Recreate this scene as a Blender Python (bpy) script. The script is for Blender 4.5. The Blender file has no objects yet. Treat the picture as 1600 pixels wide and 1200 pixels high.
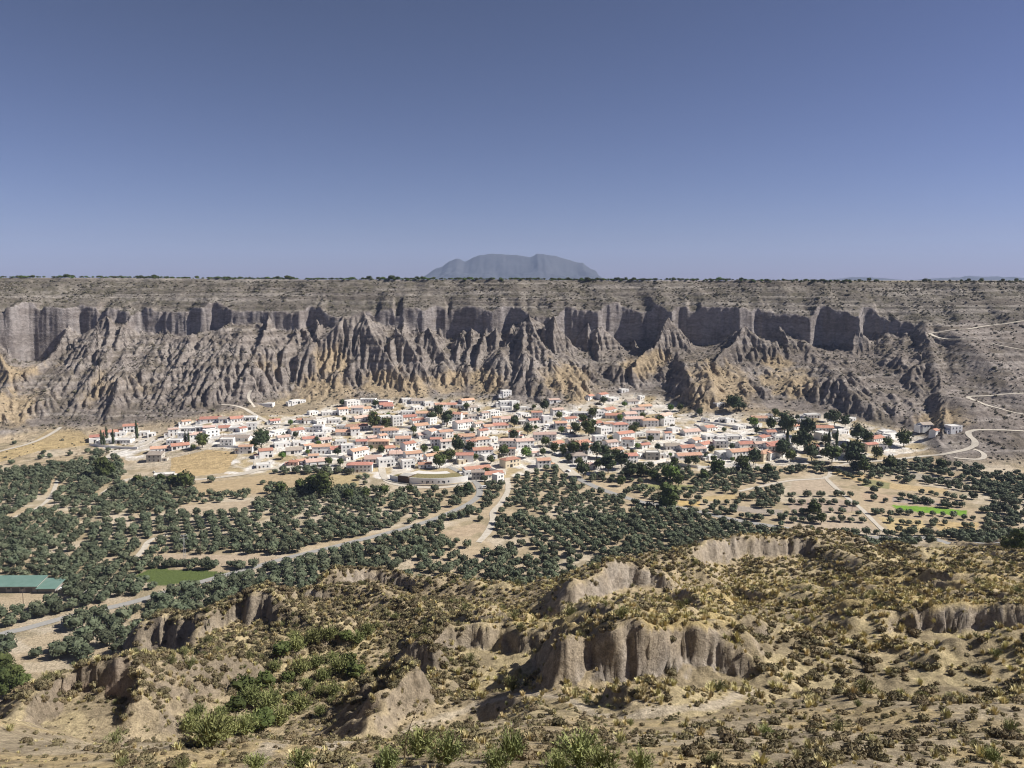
import bpy, bmesh, math, random
import numpy as np
from mathutils import Vector, Matrix, Euler

sc = bpy.context.scene
COL = sc.collection
R = math.radians
rng = np.random.default_rng(7)
random.seed(7)

# ------------------------------------------------------------------ camera, light, exposure
CAM_Z = 150.0
PITCH = 7.35
F = 1256.0                                  # focal length in photo pixels (photo 1600 wide)
cam_d = bpy.data.cameras.new('camera')
cam_d.sensor_width = 36.0
cam_d.lens = 36.0 * F / 1600.0
cam_d.clip_start = 0.5
cam_d.clip_end = 40000.0
cam = bpy.data.objects.new('camera', cam_d)
COL.objects.link(cam)
cam.location = (0, 0, CAM_Z)
cam.rotation_euler = (R(90 - PITCH), 0, 0)
sc.camera = cam

SUN_DIR = Vector((0.74, 0.0, 0.66)).normalized()      # towards the sun
sun_el = math.asin(SUN_DIR.z)
sun_az = math.atan2(SUN_DIR.x, SUN_DIR.y)
w = bpy.data.worlds.new('World')
sc.world = w
w.use_nodes = True
wn = w.node_tree
for n in list(wn.nodes):
    wn.nodes.remove(n)
sky = wn.nodes.new('ShaderNodeTexSky')
sky.sky_type = 'NISHITA'
sky.sun_disc = False
sky.sun_elevation = sun_el
sky.sun_rotation = sun_az
sky.altitude = 900
sky.air_density = 1.0
sky.dust_density = 0.6
sky.ozone_density = 3.0
gam = wn.nodes.new('ShaderNodeGamma')
gam.inputs['Gamma'].default_value = 1.0
hsv = wn.nodes.new('ShaderNodeHueSaturation')
hsv.inputs['Saturation'].default_value = 1.0
hsv.inputs['Hue'].default_value = 0.515
bg = wn.nodes.new('ShaderNodeBackground')
bg.inputs['Strength'].default_value = 0.083
wo = wn.nodes.new('ShaderNodeOutputWorld')
wn.links.new(sky.outputs[0], gam.inputs[0])
wn.links.new(gam.outputs[0], hsv.inputs['Color'])
sep = wn.nodes.new('ShaderNodeSeparateColor'); comb = wn.nodes.new('ShaderNodeCombineColor')
wn.links.new(hsv.outputs[0], sep.inputs[0])
for ch, (p_, k_) in enumerate(((1.05, 0.47), (1.08, 0.43), (1.5, 0.17))):     # colour of this dry upland sky, channel by channel
    pw = wn.nodes.new('ShaderNodeMath'); pw.operation = 'POWER'; pw.inputs[1].default_value = p_
    ml = wn.nodes.new('ShaderNodeMath'); ml.operation = 'MULTIPLY'; ml.inputs[1].default_value = k_
    mn = wn.nodes.new('ShaderNodeMath'); mn.operation = 'MINIMUM'; mn.inputs[1].default_value = 8.0
    wn.links.new(sep.outputs[ch], mn.inputs[0]); wn.links.new(mn.outputs[0], pw.inputs[0]); wn.links.new(pw.outputs[0], ml.inputs[0]); wn.links.new(ml.outputs[0], comb.inputs[ch])
mr_ = wn.nodes.new('ShaderNodeMath'); mr_.operation = 'MULTIPLY_ADD'; mr_.inputs[1].default_value = 0.40
wn.links.new(sep.outputs[0], mr_.inputs[0]); wn.links.new(comb.inputs[2].links[0].from_socket, mr_.inputs[2]); wn.links.new(mr_.outputs[0], comb.inputs[2])
wn.links.new(comb.outputs[0], bg.inputs[0])
wn.links.new(bg.outputs[0], wo.inputs[0])

sun_d = bpy.data.lights.new('sun', 'SUN')
sun_d.energy = 5.0
sun_d.angle = R(0.53)
sun_d.color = (1.0, 0.955, 0.885)
sun = bpy.data.objects.new('sun', sun_d)
COL.objects.link(sun)
sun.rotation_euler = (-SUN_DIR).to_track_quat('-Z', 'Y').to_euler()
sun.location = (300, 0, 500)

vs = sc.view_settings
vs.view_transform = 'Standard'
vs.look = 'None'
vs.gamma = 1.0
vs.exposure = 0.47
vs.use_curve_mapping = False
sc.cycles.use_denoising = True
sc.cycles.denoising_input_passes = 'RGB_ALBEDO_NORMAL'
sc.cycles.denoising_prefilter = 'ACCURATE'
sc.cycles.pixel_filter_type = 'BLACKMAN_HARRIS'
sc.cycles.filter_width = 1.1
sc.cycles.max_bounces = 6
sc.cycles.diffuse_bounces = 3
sc.cycles.transparent_max_bounces = 8
sc.cycles.volume_bounces = 0

# ------------------------------------------------------------------ helpers: pixels, noise, meshes
CP, SP = math.cos(R(PITCH)), math.sin(R(PITCH))

def ray(px, py):
    """direction per metre of depth Y for a place seen at (px, py) in the 1600 x 1200 photograph"""
    a = (np.asarray(px, float) - 800) / F
    b = (600 - np.asarray(py, float)) / F
    y = CP + b * SP
    z = -SP + b * CP
    return a / y, z / y

def P(px, py, Y):
    a, s = ray(px, py)
    return (float(a * Y), float(Y), float(CAM_Z + s * Y))

def to_px(x, y, z):
    dz = z - CAM_Z
    fw = y * CP - dz * SP
    up = y * SP + dz * CP
    return 800 + F * x / fw, 600 - F * up / fw

def hash2(i, j, seed):
    i = i.astype(np.int64); j = j.astype(np.int64)
    n = (i * 374761393 + j * 668265263 + seed * 1274126177) & 0xFFFFFFFF
    n = ((n ^ (n >> 13)) * 1274126177) & 0xFFFFFFFF
    n = (n ^ (n >> 16)) & 0xFFFFFFFF
    return n.astype(np.float64) / 4294967295.0

def vnoise(x, y, seed=0):
    xi = np.floor(x); yi = np.floor(y)
    fx = x - xi; fy = y - yi
    fx = fx * fx * fx * (fx * (fx * 6 - 15) + 10)
    fy = fy * fy * fy * (fy * (fy * 6 - 15) + 10)
    a = hash2(xi, yi, seed); b = hash2(xi + 1, yi, seed)
    c = hash2(xi, yi + 1, seed); d = hash2(xi + 1, yi + 1, seed)
    return (a + (b - a) * fx) * (1 - fy) + (c + (d - c) * fx) * fy

def fbm(x, y, octs=4, seed=0, gain=0.5):
    v = 0; amp = 1; tot = 0
    for k in range(octs):
        v = v + amp * vnoise(x * 2 ** k + 17.3 * k, y * 2 ** k - 9.1 * k, seed + k)
        tot += amp; amp *= gain
    return v / tot

def ridged(x, y, octs=4, seed=0, gain=0.5):
    v = 0; amp = 1; tot = 0
    for k in range(octs):
        n = vnoise(x * 2 ** k + 7.7 * k, y * 2 ** k + 3.1 * k, seed + k)
        v = v + amp * (1 - np.abs(2 * n - 1))
        tot += amp; amp *= gain
    return v / tot

def sstep(a, b, x):
    t = np.clip((x - a) / (b - a), 0, 1)
    return t * t * (3 - 2 * t)

def blur(h, k=1):
    for _ in range(k):
        p = np.pad(h, 1, mode='edge')
        h = (p[:-2, 1:-1] + p[2:, 1:-1] + p[1:-1, :-2] + p[1:-1, 2:] + 4 * h) / 8
    return h

class Grid:
    def __init__(s, x0, x1, y0, y1, d):
        s.x0, s.y0, s.d = x0, y0, d
        s.xs = np.arange(x0, x1 + d / 2, d); s.ys = np.arange(y0, y1 + d / 2, d)
        s.X, s.Y = np.meshgrid(s.xs, s.ys)
        s.h = np.zeros_like(s.X)
    def at(s, x, y, arr=None):
        h = s.h if arr is None else arr
        gx = np.clip((np.asarray(x, float) - s.x0) / s.d, 0, len(s.xs) - 1.001)
        gy = np.clip((np.asarray(y, float) - s.y0) / s.d, 0, len(s.ys) - 1.001)
        i = gx.astype(int); j = gy.astype(int); fx = gx - i; fy = gy - j
        return (h[j, i] * (1 - fx) + h[j, i + 1] * fx) * (1 - fy) + (h[j + 1, i] * (1 - fx) + h[j + 1, i + 1] * fx) * fy

def erode(h, d, batches, drops, steps, mask, seed=1, cap=6.0, er=0.35, dep=0.25, inert=0.08):
    """rain running down the slopes: carves gullies, drops its load at the foot"""
    g = np.random.default_rng(seed)
    ny, nx = h.shape
    H = (h / d).copy()
    prob = np.argwhere(mask > 0.05)
    for b in range(batches):
        st = prob[g.integers(0, len(prob), drops)]
        py = st[:, 0] + g.random(drops); px = st[:, 1] + g.random(drops)
        px = np.clip(px, 1, nx - 3); py = np.clip(py, 1, ny - 3)
        dx = np.zeros(drops); dy = np.zeros(drops); vel = np.ones(drops); wat = np.ones(drops); sed = np.zeros(drops)
        for s in range(steps):
            i = px.astype(int); j = py.astype(int); fx = px - i; fy = py - j
            k = j * nx + i
            Hf = H.ravel()
            a = Hf[k]; bb = Hf[k + 1]; c = Hf[k + nx]; e = Hf[k + nx + 1]
            gx = (bb - a) * (1 - fy) + (e - c) * fy
            gy = (c - a) * (1 - fx) + (e - bb) * fx
            z = (a * (1 - fx) + bb * fx) * (1 - fy) + (c * (1 - fx) + e * fx) * fy
            dx = dx * inert - gx * (1 - inert); dy = dy * inert - gy * (1 - inert)
            ln = np.hypot(dx, dy) + 1e-9
            dx /= ln; dy /= ln
            nxp = np.clip(px + dx, 1, nx - 3); nyp = np.clip(py + dy, 1, ny - 3)
            z2 = None
            i2 = nxp.astype(int); j2 = nyp.astype(int); fx2 = nxp - i2; fy2 = nyp - j2; k2 = j2 * nx + i2
            z2 = (Hf[k2] * (1 - fx2) + Hf[k2 + 1] * fx2) * (1 - fy2) + (Hf[k2 + nx] * (1 - fx2) + Hf[k2 + nx + 1] * fx2) * fy2
            dh = z2 - z
            C = np.maximum(-dh, 0.02) * vel * wat * cap
            m = mask.ravel()[k]
            over = sed > C
            amt = np.where(dh > 0, np.minimum(dh, sed), np.where(over, (sed - C) * dep, -np.minimum((C - sed) * er, np.maximum(-dh, 0) * 0.9) * m))
            amt = np.where((dh > 0), amt, amt)
            amt = amt * (m > 0.01)
            sed = sed - amt
            idx = np.concatenate([k, k + 1, k + nx, k + nx + 1])
            wts = np.concatenate([amt * (1 - fx) * (1 - fy), amt * fx * (1 - fy), amt * (1 - fx) * fy, amt * fx * fy])
            acc = np.bincount(idx, weights=wts, minlength=nx * ny)
            H = H + np.clip(acc, -0.35, 0.35).reshape(ny, nx)
            vel = np.sqrt(np.maximum(vel * vel - dh * 1.2, 0.05)); vel = np.minimum(vel, 5)
            wat *= 0.985
            px, py = nxp, nyp
    return H * d

def grid_mesh(name, V, nr, nc, mat, col=None, smooth=True):
    """V (nr*nc,3): rows x columns of a sheet"""
    me = bpy.data.meshes.new(name)
    idx = np.arange(nr * nc).reshape(nr, nc)
    q = np.stack([idx[:-1, :-1], idx[:-1, 1:], idx[1:, 1:], idx[1:, :-1]], -1).reshape(-1, 4)
    me.vertices.add(nr * nc); me.vertices.foreach_set('co', V.astype(np.float32).ravel())
    me.loops.add(q.size); me.loops.foreach_set('vertex_index', q.astype(np.int32).ravel())
    me.polygons.add(len(q)); me.polygons.foreach_set('loop_start', np.arange(0, q.size, 4, dtype=np.int32))
    me.polygons.foreach_set('loop_total', np.full(len(q), 4, np.int32))
    me.polygons.foreach_set('use_smooth', np.full(len(q), smooth))
    me.update(calc_edges=True)
    if col is not None:
        at = me.color_attributes.new('soil', 'FLOAT_COLOR', 'POINT')
        c4 = np.ones((nr * nc, 4), np.float32); c4[:, :3] = col
        at.data.foreach_set('color', c4.ravel())
    me.materials.append(mat)
    ob = bpy.data.objects.new(name, me); COL.objects.link(ob)
    return ob

def raw_mesh(name, verts, faces, mats, midx=None, smooth=False):
    me = bpy.data.meshes.new(name)
    me.from_pydata([tuple(v) for v in verts], [], [tuple(f) for f in faces])
    for m in (mats if isinstance(mats, (list, tuple)) else [mats]):
        me.materials.append(m)
    if midx is not None:
        me.polygons.foreach_set('material_index', np.asarray(midx, np.int32))
    if smooth:
        me.polygons.foreach_set('use_smooth', np.ones(len(me.polygons), bool))
    me.update()
    return me

def obj(name, me, parent=None, loc=None, rz=0.0):
    o = bpy.data.objects.new(name, me); COL.objects.link(o)
    if parent is not None:
        o.parent = parent
    if loc is not None:
        o.location = loc
    if rz:
        o.rotation_euler = (0, 0, rz)
    return o

def tag(o, label=None, cat=None, group=None, kind=None):
    for k, v in (('label', label), ('category', cat), ('group', group), ('kind', kind)):
        if v:
            o[k] = v
    return o

def seg_dist(x, y, pts):
    """distance to a polyline, and running parameter (index + t)"""
    best = np.full(np.shape(x), 1e9); par = np.zeros(np.shape(x))
    for n in range(len(pts) - 1):
        ax, ay = pts[n][:2]; bx, by = pts[n + 1][:2]
        ex, ey = bx - ax, by - ay
        t = np.clip(((x - ax) * ex + (y - ay) * ey) / (ex * ex + ey * ey + 1e-9), 0, 1)
        dd = np.hypot(x - ax - t * ex, y - ay - t * ey)
        m = dd < best
        best = np.where(m, dd, best); par = np.where(m, n + t, par)
    return best, par

def in_poly(px, py, poly):
    c = np.zeros(np.shape(px), bool); n = len(poly)
    for i in range(n):
        x1, y1 = poly[i]; x2, y2 = poly[(i + 1) % n]
        if y1 == y2:
            continue
        c ^= ((y1 > py) != (y2 > py)) & (px < (x2 - x1) * (py - y1) / (y2 - y1) + x1)
    return c

# ------------------------------------------------------------------ terrain
# near hill: (photo x, photo y, depth in metres)
CTRL = [
 (800,1200,30),(500,1200,34),(1100,1200,32),(1400,1200,35),(1650,1200,37),(250,1200,38),(0,1195,42),(-80,1195,44),
 (1600,1100,60),(1400,1095,66),(1200,1090,72),(1000,1103,76),(850,1106,72),(700,1128,60),(600,1148,54),(480,1168,48),(330,1190,43),
 (1750,1100,58),(1800,1000,85),
 (350,1140,82),(400,1100,95),(450,1060,108),(520,1010,126),(590,975,142),(470,1130,76),
 (250,1130,84),(180,1150,80),(220,1100,96),(300,1085,104),(380,1050,122),
 (0,1118,68),(90,1150,56),(150,1182,46),(-90,1118,68),
 (40,1095,98),(-60,1095,100),(70,1070,112),
 (117,1057,107),(170,1055,105),(250,1061,112),(312,1056,120),(400,1038,132),(470,1000,140),
 (300,1042,138),(225,985,166),(265,980,166),(312,985,162),(350,954,168),(400,948,170),(470,942,172),(540,936,176),(620,955,160),(710,971,150),(760,975,142),
 (500,930,196),(540,909,205),(580,904,208),(640,924,204),(700,926,200),(745,936,192),(600,935,190),
 (640,1000,126),(700,985,122),(660,1040,108),(640,1080,96),(640,1125,72),(780,1050,96),(730,1090,82),
 (765,945,168),(760,965,156),(800,965,150),(840,914,186),(838,952,166),(870,950,152),
 (850,985,112),(950,984,96),(1050,982,97),(1150,985,101),(1190,1030,90),(900,990,98),(870,1030,90),
 (1000,940,130),(1100,938,132),(1250,938,132),(1400,938,128),(1600,940,124),(1750,940,122),
 (1300,960,116),(1450,955,116),(1560,955,118),(1420,1015,98),(1500,1025,94),(1600,1030,88),(1300,1030,94),(1250,1060,86),(1350,1070,88),
 (1100,905,176),(1190,905,186),(1250,891,180),(1400,894,182),(1600,899,178),(1750,902,176),
 (880,945,148),(930,915,164),(985,893,172),(1030,900,168),(1070,912,160),
 (1130,862,214),(1180,858,220),(1230,860,220),(1260,852,236),(1080,880,196),
 (1300,866,248),(1400,875,243),(1500,883,239),(1600,889,236),(1750,892,234),
]
tp = [P(*c) for c in CTRL]
tp += [(-12,8,142.2),(12,8,142.2),(0,1,147),(-8,20,135),(10,20,134.6),(-50,20,134),(55,20,134),(-120,40,120),(120,40,122)]
# valley floor
for x in (-420,-300,-180,-60,60,180,300,420):
    tp += [(x,420,5.0),(x,500,5.0)]
    if x < 140: tp.append((x,350,5.0))
    if x < -20: tp.append((x,312,5.0))
tp += [(-330,292,5),(-260,285,5),(-210,292,6),(-420,320,5)]
for px_, Yz in ((40, ((150,56),(190,26),(235,9))), (-60, ((140,56),(190,22),(235,8))), (150, ((150,58),(180,36),(215,17),(250,7)))):
    for Y_, z_ in Yz:
        tp.append((float(ray(px_, 1000)[0]) * Y_, Y_, z_))
tp += [(-95,235,45),(-30,245,42),(20,250,36),(60,270,38),(-125,235,24),(-140,262,9),(-60,285,17),(20,300,18),(80,330,25),(140,365,22),(220,385,20),(300,380,24)]
for px in range(350, 1400, 130):
    for py, z in ((742,5),(700,12),(660,20),(630,27),(612,33)):
        a, s = ray(px, py)
        Y = (CAM_Z - z) / -float(s)
        tp.append((float(a) * Y, Y, z))
for px in (-80, 60, 200):
    for py, z in ((730,5),(700,6),(675,11)):
        a, s = ray(px, py); Y = (CAM_Z - z) / -float(s)
        tp.append((float(a) * Y, Y, z))
for px in (1450, 1600, 1720):
    a, s = ray(px, 748); Y = (CAM_Z - 4) / -float(s)
    tp.append((float(a) * Y, Y, 4))
for x in (-800, -600, 600, 800):
    tp += [(x, 900, 30), (x, 700, 12), (x, 500, 5)]
tp += [(-600, 250, 8), (600, 250, 40), (0, 960, 40), (300, 960, 40), (-300, 960, 40), (-150,110,82), (-260,120,60), (-200,160,34), (-330,160,15), (-300,220,7), (-400,220,5), (280, 120, 92), (300, 200, 82), (340, 300, 55)]
TP = np.array(tp); S = 100.0

def tps_fit(TP, lam=2e-3):
    n = len(TP); p = TP[:, :2] / S
    d2 = ((p[:, None] - p[None]) ** 2).sum(-1)
    K = 0.5 * d2 * np.log(d2 + 1e-12)
    A = np.zeros((n + 3, n + 3)); A[:n, :n] = K + lam * np.eye(n)
    A[:n, n] = 1; A[:n, n + 1:] = p; A[n, :n] = 1; A[n + 1:, :n] = p.T
    b = np.zeros(n + 3); b[:n] = TP[:, 2]
    return np.linalg.solve(A, b)
TW = tps_fit(TP)

def tps(x, y):
    shp = np.shape(x); x = np.ravel(x) / S; y = np.ravel(y) / S
    out = TW[-3] + TW[-2] * x + TW[-1] * y
    for k in range(len(TP)):
        d2 = (x - TP[k, 0] / S) ** 2 + (y - TP[k, 1] / S) ** 2
        out = out + TW[k] * 0.5 * d2 * np.log(d2 + 1e-12)
    return out.reshape(shp)

GB = Grid(-820, 820, 0, 1000, 4.0)
GB.h = tps(GB.X, GB.Y)
# banks and terraces of the valley: (photo polyline along the top edge, height)
def polyline(pts, z=None):
    out = []
    for p in pts:
        a, s = ray(p[0], p[1])
        if len(p) > 2:
            Y = p[2]
        else:
            Y = 300.0
            for _ in range(60):            # march down the ray to the ground
                zz = float(HB(a * Y, Y)); zr = CAM_Z + float(s) * Y
                Y += max(0.15, min((zr - zz) * 2.0, 30)) if zr > zz else -1.0
        out.append((float(a) * Y, Y))
    return out

def HB(x, y):
    return GB.at(x, y)

# ---- near hill grid
GF = Grid(-310, 310, 4, 420, 0.8)
h = GB.at(GF.X, GF.Y)
hill = sstep(6.5, 14.0, h)                       # 1 on the hill, 0 on the valley floor
farf = sstep(55, 105, GF.Y)
n1 = fbm(GF.X / 26, GF.Y / 26, 5, 11) - 0.5
h = h + hill * farf * n1 * 5.0 + hill * sstep(95, 130, GF.Y) * (ridged(GF.X / 34 + 0.4 * n1, GF.Y / 44, 4, 13, 0.45) - 0.56) * 9.0
h = h + hill * sstep(20, 45, GF.Y) * (fbm(GF.X / 7, GF.Y / 7, 4, 21) - 0.5) * (0.7 + 1.2 * farf)
RIDGES = [([(100,1062,104),(170,1054,106),(250,1060,113),(320,1056,121),(400,1038,132),(470,1002,141),(560,972,152)], 3.0, 10),
 ([(200,1000,162),(265,980,166),(312,985,163),(350,954,168),(400,948,170),(470,942,172),(540,936,176),(620,955,162),(710,971,151),(760,976,143)], 3.0, 11),
 ([(500,930,197),(540,908,205),(580,903,208),(640,924,204),(700,926,200),(745,936,192)], 3.5, 12),
 ([(620,1010,118),(640,1050,102),(655,1090,90)], 2.5, 8), ([(860,1000,104),(840,1040,94)], 2.0, 7),
 ([(1080,885,195),(1130,860,214),(1190,857,220),(1260,852,236)], 3.0, 14), ([(900,930,158),(950,905,168),(990,893,172),(1050,905,165)], 3.0, 10)]
GULLIES = [([(610,990,144),(560,1005,134),(520,1015,127),(460,1060,110),(400,1105,96),(345,1150,80),(300,1175,70)], 9.0, 17),
 ([(240,1040,132),(300,1040,137),(360,1020,143),(430,985,152),(500,965,160)], 6.5, 13),
 ([(250,1120,92),(180,1110,92),(110,1105,90),(40,1100,96)], 4.5, 12),
 ([(1010,925,150),(1060,920,160),(1120,905,172),(1200,905,178),(1270,890,190)], 4.5, 13),
 ([(880,965,140),(830,965,146),(770,972,146)], 5.0, 12), ([(480,925,186),(560,922,192),(640,940,186),(720,945,178)], 5.0, 11),
 ([(1190,1075,84),(1230,1040,92),(1290,1005,100),(1340,975,110)], 4.5, 11), ([(1330,1075,88),(1420,1060,90),(1520,1040,92),(1620,1030,94)], 4.0, 10),
 ([(720,1100,80),(740,1060,93),(780,1030,103),(790,1000,113)], 4.5, 9)]
for L_, sg in ((RIDGES, 1), (GULLIES, -1)):
    for pts, amt, wdt in L_:
        q = [P(*p_)[:2] for p_ in pts]
        xm, xM = min(p_[0] for p_ in q) - wdt - 6, max(p_[0] for p_ in q) + wdt + 6; ym, yM = min(p_[1] for p_ in q) - wdt - 6, max(p_[1] for p_ in q) + wdt + 6
        jx = slice(*np.searchsorted(GF.xs, (xm, xM))); jy = slice(*np.searchsorted(GF.ys, (ym, yM)))
        X = GF.X[jy, jx]; Y = GF.Y[jy, jx]
        d, par = seg_dist(X + (fbm(X / 9, Y / 9, 3, 81) - 0.5) * 7, Y + (fbm(X / 9, Y / 9, 3, 83) - 0.5) * 7, q)
        g_ = np.clip(1 - d / wdt, 0, 1)
        en = sstep(0, 0.5, par) * (1 - sstep(len(q) - 1.5, len(q) - 1, par)) if sg < 0 else 1.0
        h[jy, jx] += sg * amt * (g_ ** (1.2 if sg > 0 else 1.0)) * (0.35 + 0.65 * en)
# scoops: steep bare faces below an edge (photo polyline, depth; height; reach)
SCOOPS = [
 ([(860,1050,89),(895,1010,93),(950,986,95),(1010,981,96),(1080,983,98),(1130,992,99),(1190,1040,92)], 9.5, 13, 1.6, 1),
 ([(690,990,118),(740,983,117),(790,985,114),(845,992,108)], 8.0, 13, 2.0, 0.7),
 ([(640,1075,90),(690,1040,97),(740,1022,101),(800,1030,98),(850,1060,90)], 5.5, 8, 1.8, 0.6),
 ([(625,1010,116),(645,1010,114),(668,1022,110),(690,1042,104)], 5.5, 10, 2.5, 0.6),
 ([(530,1125,80),(600,1085,86),(650,1060,90),(720,1035,94)], 7.0, 13, 2.2, 0.5),
 ([(1200,975,108),(1250,968,110),(1300,985,106)], 4.0, 8, 3.0, 0.9),
 ([(1405,962,112),(1470,950,114),(1530,948,114),(1580,955,112),(1640,960,110)], 7.0, 11, 1.6, 0.95),
 ([(1345,1040,94),(1375,1018,98),(1410,1016,98),(1450,1024,95)], 4.5, 7, 1.6, 0.9),
 ([(105,1062,104),(130,1057,105),(170,1057,105),(205,1064,105)], 10.0, 17, 1.0, 0.75),
 ([(890,945,152),(950,922,158),(985,896,168),(1030,902,165),(1065,915,158)], 6.0, 14, 4.0, 0.6),
 ([(1085,875,200),(1130,858,214),(1190,852,218),(1270,858,218)], 7.0, 18, 5.0, 0.4),
 ([(330,985,160),(365,962,166),(405,955,168),(430,960,166)], 7.0, 14, 4.0, 0.3),
 ([(470,945,172),(510,944,172),(560,950,168)], 3.5, 9, 4.0, 0.4),
 ([(545,914,204),(590,908,207),(640,928,202)], 4.5, 12, 4.0, 0.5),
 ([(740,950,166),(765,945,168),(800,952,160)], 4.0, 9, 3.0, 0.5),
 ([(800,935,176),(840,916,184),(868,935,172)], 4.0, 10, 4.0, 0.3),
 ([(225,990,164),(262,985,164),(300,990,160)], 4.5, 9, 3.0, 0.3),
]
bare = np.zeros_like(h)
for pts, dep, reach, wdt, pal_ in SCOOPS:
    q = [P(*p)[:2] for p in pts]
    xm, xM = min(p[0] for p in q) - 30, max(p[0] for p in q) + 30
    ym, yM = min(p[1] for p in q) - 40, max(p[1] for p in q) + 20
    jx = slice(*np.searchsorted(GF.xs, (xm, xM))); jy = slice(*np.searchsorted(GF.ys, (ym, yM)))
    X = GF.X[jy, jx]; Y = GF.Y[jy, jx]
    wx = X + (fbm(X / 9, Y / 9, 3, 71) - 0.5) * 6
    flute = (ridged(X / 4.2, Y / 14, 3, 75) - 0.5) * 4.6 + (fbm(X / 8, Y / 8, 3, 77) - 0.5) * 5
    xs = np.array([p[0] for p in q]); ys = np.array([p[1] for p in q])
    edge = np.interp(wx, xs, ys)
    dfront = edge - Y + flute                     # metres in front of the edge
    ends = sstep(xs[0] - 3, xs[0] + 4, wx) * (1 - sstep(xs[-1] - 4, xs[-1] + 3, wx))
    g = sstep(0, wdt, dfront) * (1 - sstep(wdt + 1.0, reach, dfront) * 0.9)
    h[jy, jx] -= dep * g * ends
    bare[jy, jx] = np.maximum(bare[jy, jx], pal_ * ends * sstep(-0.8, 0.4, dfront) * (1 - sstep(wdt + 1.5, wdt + 4.5, dfront)))
em = hill * sstep(72, 92, GF.Y) * (1 - sstep(280, 300, np.abs(GF.X)))
em = em * (0.35 + 0.65 * sstep(0.35, 0.6, fbm(GF.X / 30, GF.Y / 30, 3, 31)))
h2 = erode(h, GF.d, 5, 26000, 42, em, 3, cap=4.0)
edge_m = sstep(0, 12, np.minimum(np.minimum(GF.X + 310, 310 - GF.X), 420 - GF.Y))
h = h + (blur(h2, 1) - h) * edge_m
GF.h = h
GF.bare = bare

# ---- escarpment grid
GE = Grid(-800, 800, 556, 1120, 1.6)
WALL = [ # photo x, top y, foot y, depth of foot, rim y
 (-150,482,600,812,434),(-40,480,605,822,434),(22,482,600,832,434),(40,486,580,884,434),(105,484,540,874,434),(122,484,540,902,434),(165,488,520,888,434.5),(205,484,520,878,434.5),
 (222,482,528,918,435),(300,478,528,902,436),(318,478,520,894,436),(328,484,518,926,436),(380,484,515,906,436),(400,486,512,898,436),(445,490,520,900,437),(468,488,520,892,437),
 (480,484,520,932,437),(545,484,512,912,437),(600,486,512,902,437),(665,488,520,906,437),(682,488,525,936,437),(745,492,530,922,437),
 (770,492,525,912,437),(800,488,525,930,437),(830,490,520,900,437),(860,486,535,898,437.5),(885,486,545,938,438),(920,486,560,922,438),(934,486,556,914,438),(948,484,545,946,438),
 (1030,484,545,926,438),(1048,486,540,912,438),(1062,486,545,934,438),(1145,484,545,906,438),(1160,484,545,896,438.5),(1182,488,540,922,438.5),(1210,490,530,928,439),
 (1250,486,535,914,439),(1268,486,545,894,439),(1284,490,545,926,439),(1318,488,550,912,439.5),(1326,488,556,888,439.5),(1344,488,556,884,440),(1352,492,535,928,440),
 (1430,494,520,900,440.5),(1465,500,505,880,440.5),(1520,505,507,900,440.5),(1750,508,510,900,440.5)]
wx_, wt_, wf_, wy_, wr_ = [np.array(v, float) for v in zip(*WALL)]
wax, fz = ray(wx_, wf_)
WX = wax * wy_
wsm = np.array([np.mean(wy_[np.abs(wx_ - q) < 130]) for q in wx_]); wy_ = wsm + np.where(wx_ < 520, 0.36, 0.38) * (wy_ - wsm)
WX = wax * wy_
FZ = CAM_Z + fz * wy_
TZ = CAM_Z + ray(wx_, wt_)[1] * (wy_ + 4)
RY = 985.0
RZ = CAM_Z + ray(wx_, wr_)[1] * RY
o_ = np.argsort(WX)
# keep plan order monotone in x while letting alcoves step back sharply
WXs = WX.copy()
for k in range(1, len(WXs)):
    WXs[k] = max(WXs[k], WXs[k - 1] + 6.0)
X, Y = GE.X, GE.Y
warp = (fbm(X / 34, Y / 300, 4, 5) - 0.5) * 16
xw = X + (fbm(X / 15, Y / 60, 3, 55) - 0.5) * 4 + (ridged(Y / 8.0 + 0.3 * fbm(X / 20, Y / 20, 2, 57), X / 60, 3, 56) - 0.5) * 3.0
yf = np.interp(xw, WXs, wy_) + warp * 0.9 + (ridged(X / 16.0, Y / 400, 4, 8, 0.6) - 0.5) * 5.0 * (0.25 + sstep(0.42, 0.6, fbm(X / 45, Y / 900, 2, 88)))
zf = np.interp(xw, WXs, FZ); zt = np.interp(xw, WXs, TZ) + (fbm(X / 18, Y / 300, 3, 9) - 0.5) * 7; zr = np.interp(X, WXs, RZ)
wall_w = 6.0
ry = np.maximum(RY + (fbm(X / 60, Y * 0, 3, 12) - 0.5) * 36, yf + 24)
xk = np.arange(-800, 801, 2.0); yk = np.interp(xk, WXs, wy_); zk = np.interp(xk, WXs, TZ)
ker = np.hanning(61); ker /= ker.sum()
ys_ = np.interp(X, xk, np.convolve(np.pad(yk, 30, mode='edge'), ker, 'valid')) + (fbm(X / 40, Y * 0, 3, 15) - 0.5) * 10
zs_ = np.interp(X, xk, np.convolve(np.pad(zk, 30, mode='edge'), ker, 'valid'))
U = np.where(Y > ys_, zs_ + (zr - zs_) * np.clip((Y - ys_) / (ry - ys_), 0, 1) ** 0.9, zs_ + 0.16 * (Y - ys_))
U = U + (fbm(X / 24, Y / 24, 4, 45) - 0.5) * 6.0 * (1 - sstep(-14, 0, Y - ry))
U = U - 7.0 * sstep(0.62, 0.78, ridged(X / 48 + 0.3 * fbm(X / 30, Y / 30, 2, 17), Y / 300, 3, 16)) * (1 - sstep(ys_ + 8, ys_ + 45, Y))
U = np.where(Y < ry, U, zr - 0.004 * (Y - ry))
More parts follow.
